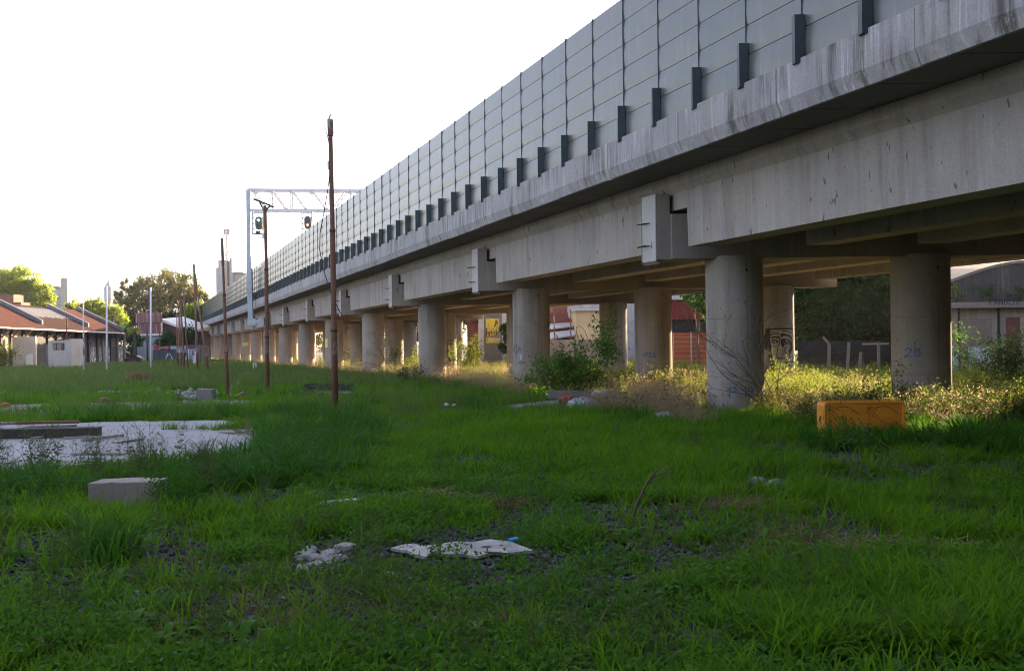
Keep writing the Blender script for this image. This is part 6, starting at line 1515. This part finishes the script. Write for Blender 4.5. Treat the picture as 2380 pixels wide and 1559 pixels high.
# coil of razor wire on the wall
mb = MB(); pts = []
for i in range(150):
    t_ = i / 149; c = D(1345 + 75 * t_, 797 + 4 * sin(t_ * 9), 85.9); a = t_ * 2 * pi * 13; pts.append(c + Vector((.1 * sin(a * .5), .35 * cos(a), .35 * sin(a))))
mb.tube(pts, .02, 4); mb.tube([D(1352, 797, 85.8), D(1340, 775, 85.8), D(1340, 760, 85.8), D(1350, 757, 85.8), D(1361, 770, 85.8), D(1370, 800, 85.8)], .04, 6)
tag(mb.build('wire_coil', M['rust2'], origin=pts[0]), 'rusty coil of razor wire on the low concrete wall', 'wire')
# yellow board and its building
yb_ = empty('advertising_board', gb(1145, 97)); tag(yb_, 'tattered yellow advertising board with dark peeling letters', 'billboard')
rect('backing', None, None, 1127, 1163, 730, 800, 100, .2, M['plaster_grey'], True, parent=yb_)
o = rect('yellow_sheet', None, None, 1129, 1161, 740, 797, 99.9, .06, simple('faded yellow', (.60, .42, .03), .7, 0, .15, 2), parent=yb_)
p_ = D(1129, 797, 99.84); kk = 99.84 / F
lay = text_layers('braisten', .08, .75, .95, .055, 0, .17)
lay = [('s', [((a - .08) * .55 + .08 if False else a * .62 + .0, b_) for a, b_ in pts_], w_, m_) for _, pts_, w_, m_ in text_layers('braisten', .1, .55, .9, .05, 0, .27)]
lay += [('s', [(.02 + .17 * k, random.uniform(.1, .5)), (.03 + .17 * k + random.uniform(-.05, .05), random.uniform(1.2, 1.9))], .025, 0) for k in range(8)]
lay += [('p', [(.82, 1.5), (1.0, 2.4), (1.25, 1.9), (1.1, 1.8), (.95, 1.6)], 0, 1), ('p', [(1.12, .3), (1.3, .35), (1.3, 1.2), (1.15, .9)], 0, 2)]
paint('peeling_letters', o, lay, 0, 1.34, 0, 2.38, .028, [M['black_ink'], M['rust2'], M['plaster_grey']], lambda u, z: (p_.x + u, 99.88, p_.z + z), 'dark peeling lettering')
nbld = empty('peeling_building', gb(1150, 104)); tag(nbld, 'peeling pale grey building behind the yellow board', 'building')
rect('wall', None, None, 1118, 1200, 690, 850, 104, 6, M['plaster_grey'], True, parent=nbld); rect('peeling_strip', None, None, 1166, 1184, 700, 850, 103.8, .4, M['white_conc'], True, parent=nbld); rect('blue_edge', None, None, 1184, 1192, 700, 850, 103.9, .4, simple('blue strip', (.16, .24, .36), .7), True, parent=nbld); rect('pale_pillar', None, None, 1112, 1126, 720, 850, 103.7, .5, M['white_conc'], True, parent=nbld)
bw = empty('brick_wall', gb(1103, 106)); tag(bw, 'red brick wall with small square openings left of the yellow board', 'wall')
rect('wall', None, None, 1085, 1113, 715, 850, 106, .5, M['redbrick'], True, parent=bw)
for k in range(4): rect('opening', None, None, 1096.5 + 4.2 * k, 1099.5 + 4.2 * k, 746, 751, 105.95, .1, M['dark'], parent=bw)
rect('tin_sheet', 'bent pale tin sheet leaning under the yellow board', 'sheet', 1134, 1162, 786, 790, 97, 1.4, M['whitecorr'])
# fence posts beyond
fg = 'concrete fence posts beyond the viaduct'
for i, (xb, yb2, xt, yt, top) in enumerate([(1927, 850, 1927, 800, (1913, 783)), (1969, 852, 1973, 795, None), (1996, 856, 2001, 818, None), (2042, 850, 2042, 795, None)]):
    dpt = 58; mb = MB(); a, b2 = D(xb, yb2 + 18, dpt), D(xt, yt, dpt); mb.bar(a, b2, .14)
    if top: mb.bar(b2, D(top[0], top[1], dpt), .13)
    tag(mb.build('fence_post', M['slab2'], origin=a), ['concrete fence post with a cranked top right of the portrait column', 'straight concrete fence post, second from the portrait column', 'short leaning concrete fence post, third from the portrait column', 'thin concrete fence post close to the column numbered 20'][i], 'fence post', fg)
rect('timber_rail', 'pale rail in the dark fence left of the column numbered 20', 'rail', 2005, 2066, 797, 801, 58.5, .1, M['oldwood'])
rect('back_fence', 'dark board fence in deep shade under the trees', 'fence', 1855, 2110, 792, 860, 60, .1, M['dark'], True)
mb = MB(); v = []; f = []
for i, y_ in enumerate(np.arange(-70, 45, 5.0)):
    for o_, z_ in ((21, -.5), (21, 4.6), (21.4, 4.6), (21.4, -.5)): v.append((vx(y_) + o_, y_, z_))
for i in range(22):
    for j in range(4): j2 = (j + 1) % 4; f.append((i * 4 + j, i * 4 + j2, i * 4 + 4 + j2, i * 4 + 4 + j))
mb.add(v, f); tag(mb.build('boundary_wall', M['brick'], origin=v[0]), 'long dark brick boundary wall past the right edge, running beside the viaduct', 'wall')  # unseen wall, added to block low light reaching the columns from the right
# building at right edge
DR = 50.
rbld = empty('boarded_building', gb(2300, DR)); tag(rbld, 'low derelict concrete building with boarded openings at the right edge', 'building')
M['oldwall'] = concrete('old peeling wall', (.27, .25, .24), .5, (.12, .11, .10), .3, .6, 1.0, (.32, .26, .2))
M['upperwall'] = concrete('dark stained upper wall', (.055, .058, .062), .5, (.04, .04, .045), .12, .4, .8, (.12, .12, .11))
rect('lower_wall', None, None, 2200, 3100, 700, 900, DR, 6, M['oldwall'], True, parent=rbld)
o = rect('cornice', None, None, 2197, 3110, 697, 711, DR - .6, 7, M['slab2'], parent=rbld)
p_ = D(2300, 703, DR - .62)
paint('graffiti', o, text_layers('FANOCH!', 0, 0, .3, .035), 0, 2.0, -.02, .34, .02, [M['black_ink']], lambda u, z: (p_.x + u, DR - .604, p_.z - .12 + z), 'black scrawled letters on the cornice')
a = []; n = 10
top = [(2197, 661), (2202, 659), (2240, 645), (2280, 631), (2320, 620), (2356, 613), (2400, 609), (2450, 611), (2530, 625)]
mb = MB(); fr = [D(x_, y_, DR + .6) for x_, y_ in top] + [D(2530, 700, DR + .6), D(2197, 700, DR + .6)]; bk = [q_ + Vector((0, 5, 0)) for q_ in fr]; n = len(fr)
mb.add(fr + bk, [tuple(range(n)), tuple(range(2 * n - 1, n - 1, -1))] + [(k, k + n, (k + 1) % n + n, (k + 1) % n) for k in range(n)]); mb.build('upper_wall', M['upperwall'], rbld)
mb = MB()
for (x0_, y0_), (x1_, y1_) in zip(top[:-1], top[1:]):
    p0_, p1_ = D(x0_, y0_, DR + .5), D(x1_, y1_, DR + .5); mb.hexa([p0_, p1_, p1_ + Vector((0, 5.4, 0)), p0_ + Vector((0, 5.4, 0)), p0_ + Vector((0, 0, .14)), p1_ + Vector((0, 0, .14)), p1_ + Vector((0, 5.4, .5)), p0_ + Vector((0, 5.4, .5))])
mb.build('curved_roof', M['slab2'], rbld)
for x_ in (2231, 2323, 2415): rect('drain_pipe', None, None, x_ - 3, x_ + 3, 716, 900, DR - .12, .12, M['wood_dark'], True, parent=rbld)
for (x0_, x1_, y0_, mt, nm) in ((2186, 2206, 744, M['brick'], 'bricked_opening'), (2240, 2306, 740, M['slab2'], 'boarded_opening'), (2338, 2372, 737, M['brick'], 'bricked_opening')):
    rect(nm, None, None, x0_, x1_, y0_, 845, DR - .03, .06, mt, parent=rbld)
rect('blue_paint', None, None, 2208, 2236, 810, 880, DR - .02, .03, M['pale_blue_ink'], parent=rbld); rect('blue_paint', None, None, 2250, 2300, 806, 842, DR - .045, .02, M['pale_blue_ink'], parent=rbld)
rect('red_roof', 'red corrugated wall showing above the curved roof at right', 'building', 2206, 2700, 560, 660, 62, 8, M['redcorr'], True)
for i, x_ in enumerate((2215, 2290, 2360)):
    bush('roof_weed', ['yellowish weed tuft on the cornice, leftmost of three', 'trailing weed hanging over the cornice, middle of three', 'dark weed tuft on the cornice, right of three'][i], D(x_, 698, DR - .3), [(-.5, 0, .8), (.4, -.1, .8), (0, -.2, 1)], .5, 500, .1, M['goldweed' if i == 0 else 'leaf_dark'], 90 + i, 2, .008, 'weed', .08, 'weeds on the cornice')

# ------------------------------------------------------------------ air
mb = MB(); mb.box((-720, -90, -4), (720, 1210, 52))
m_, t_, b_ = newmat('haze'); t_.nodes.remove(b_)
pv = t_.nodes.new('ShaderNodeVolumePrincipled'); pv.inputs['Color'].default_value = (.93, .95, 1, 1); pv.inputs['Density'].default_value = .00013; pv.inputs['Anisotropy'].default_value = .3
t_.links.new(pv.outputs[0], t_.nodes['Material Output'].inputs['Volume'])
hz_ = mb.build('haze', m_); tag(hz_, kind='stuff')
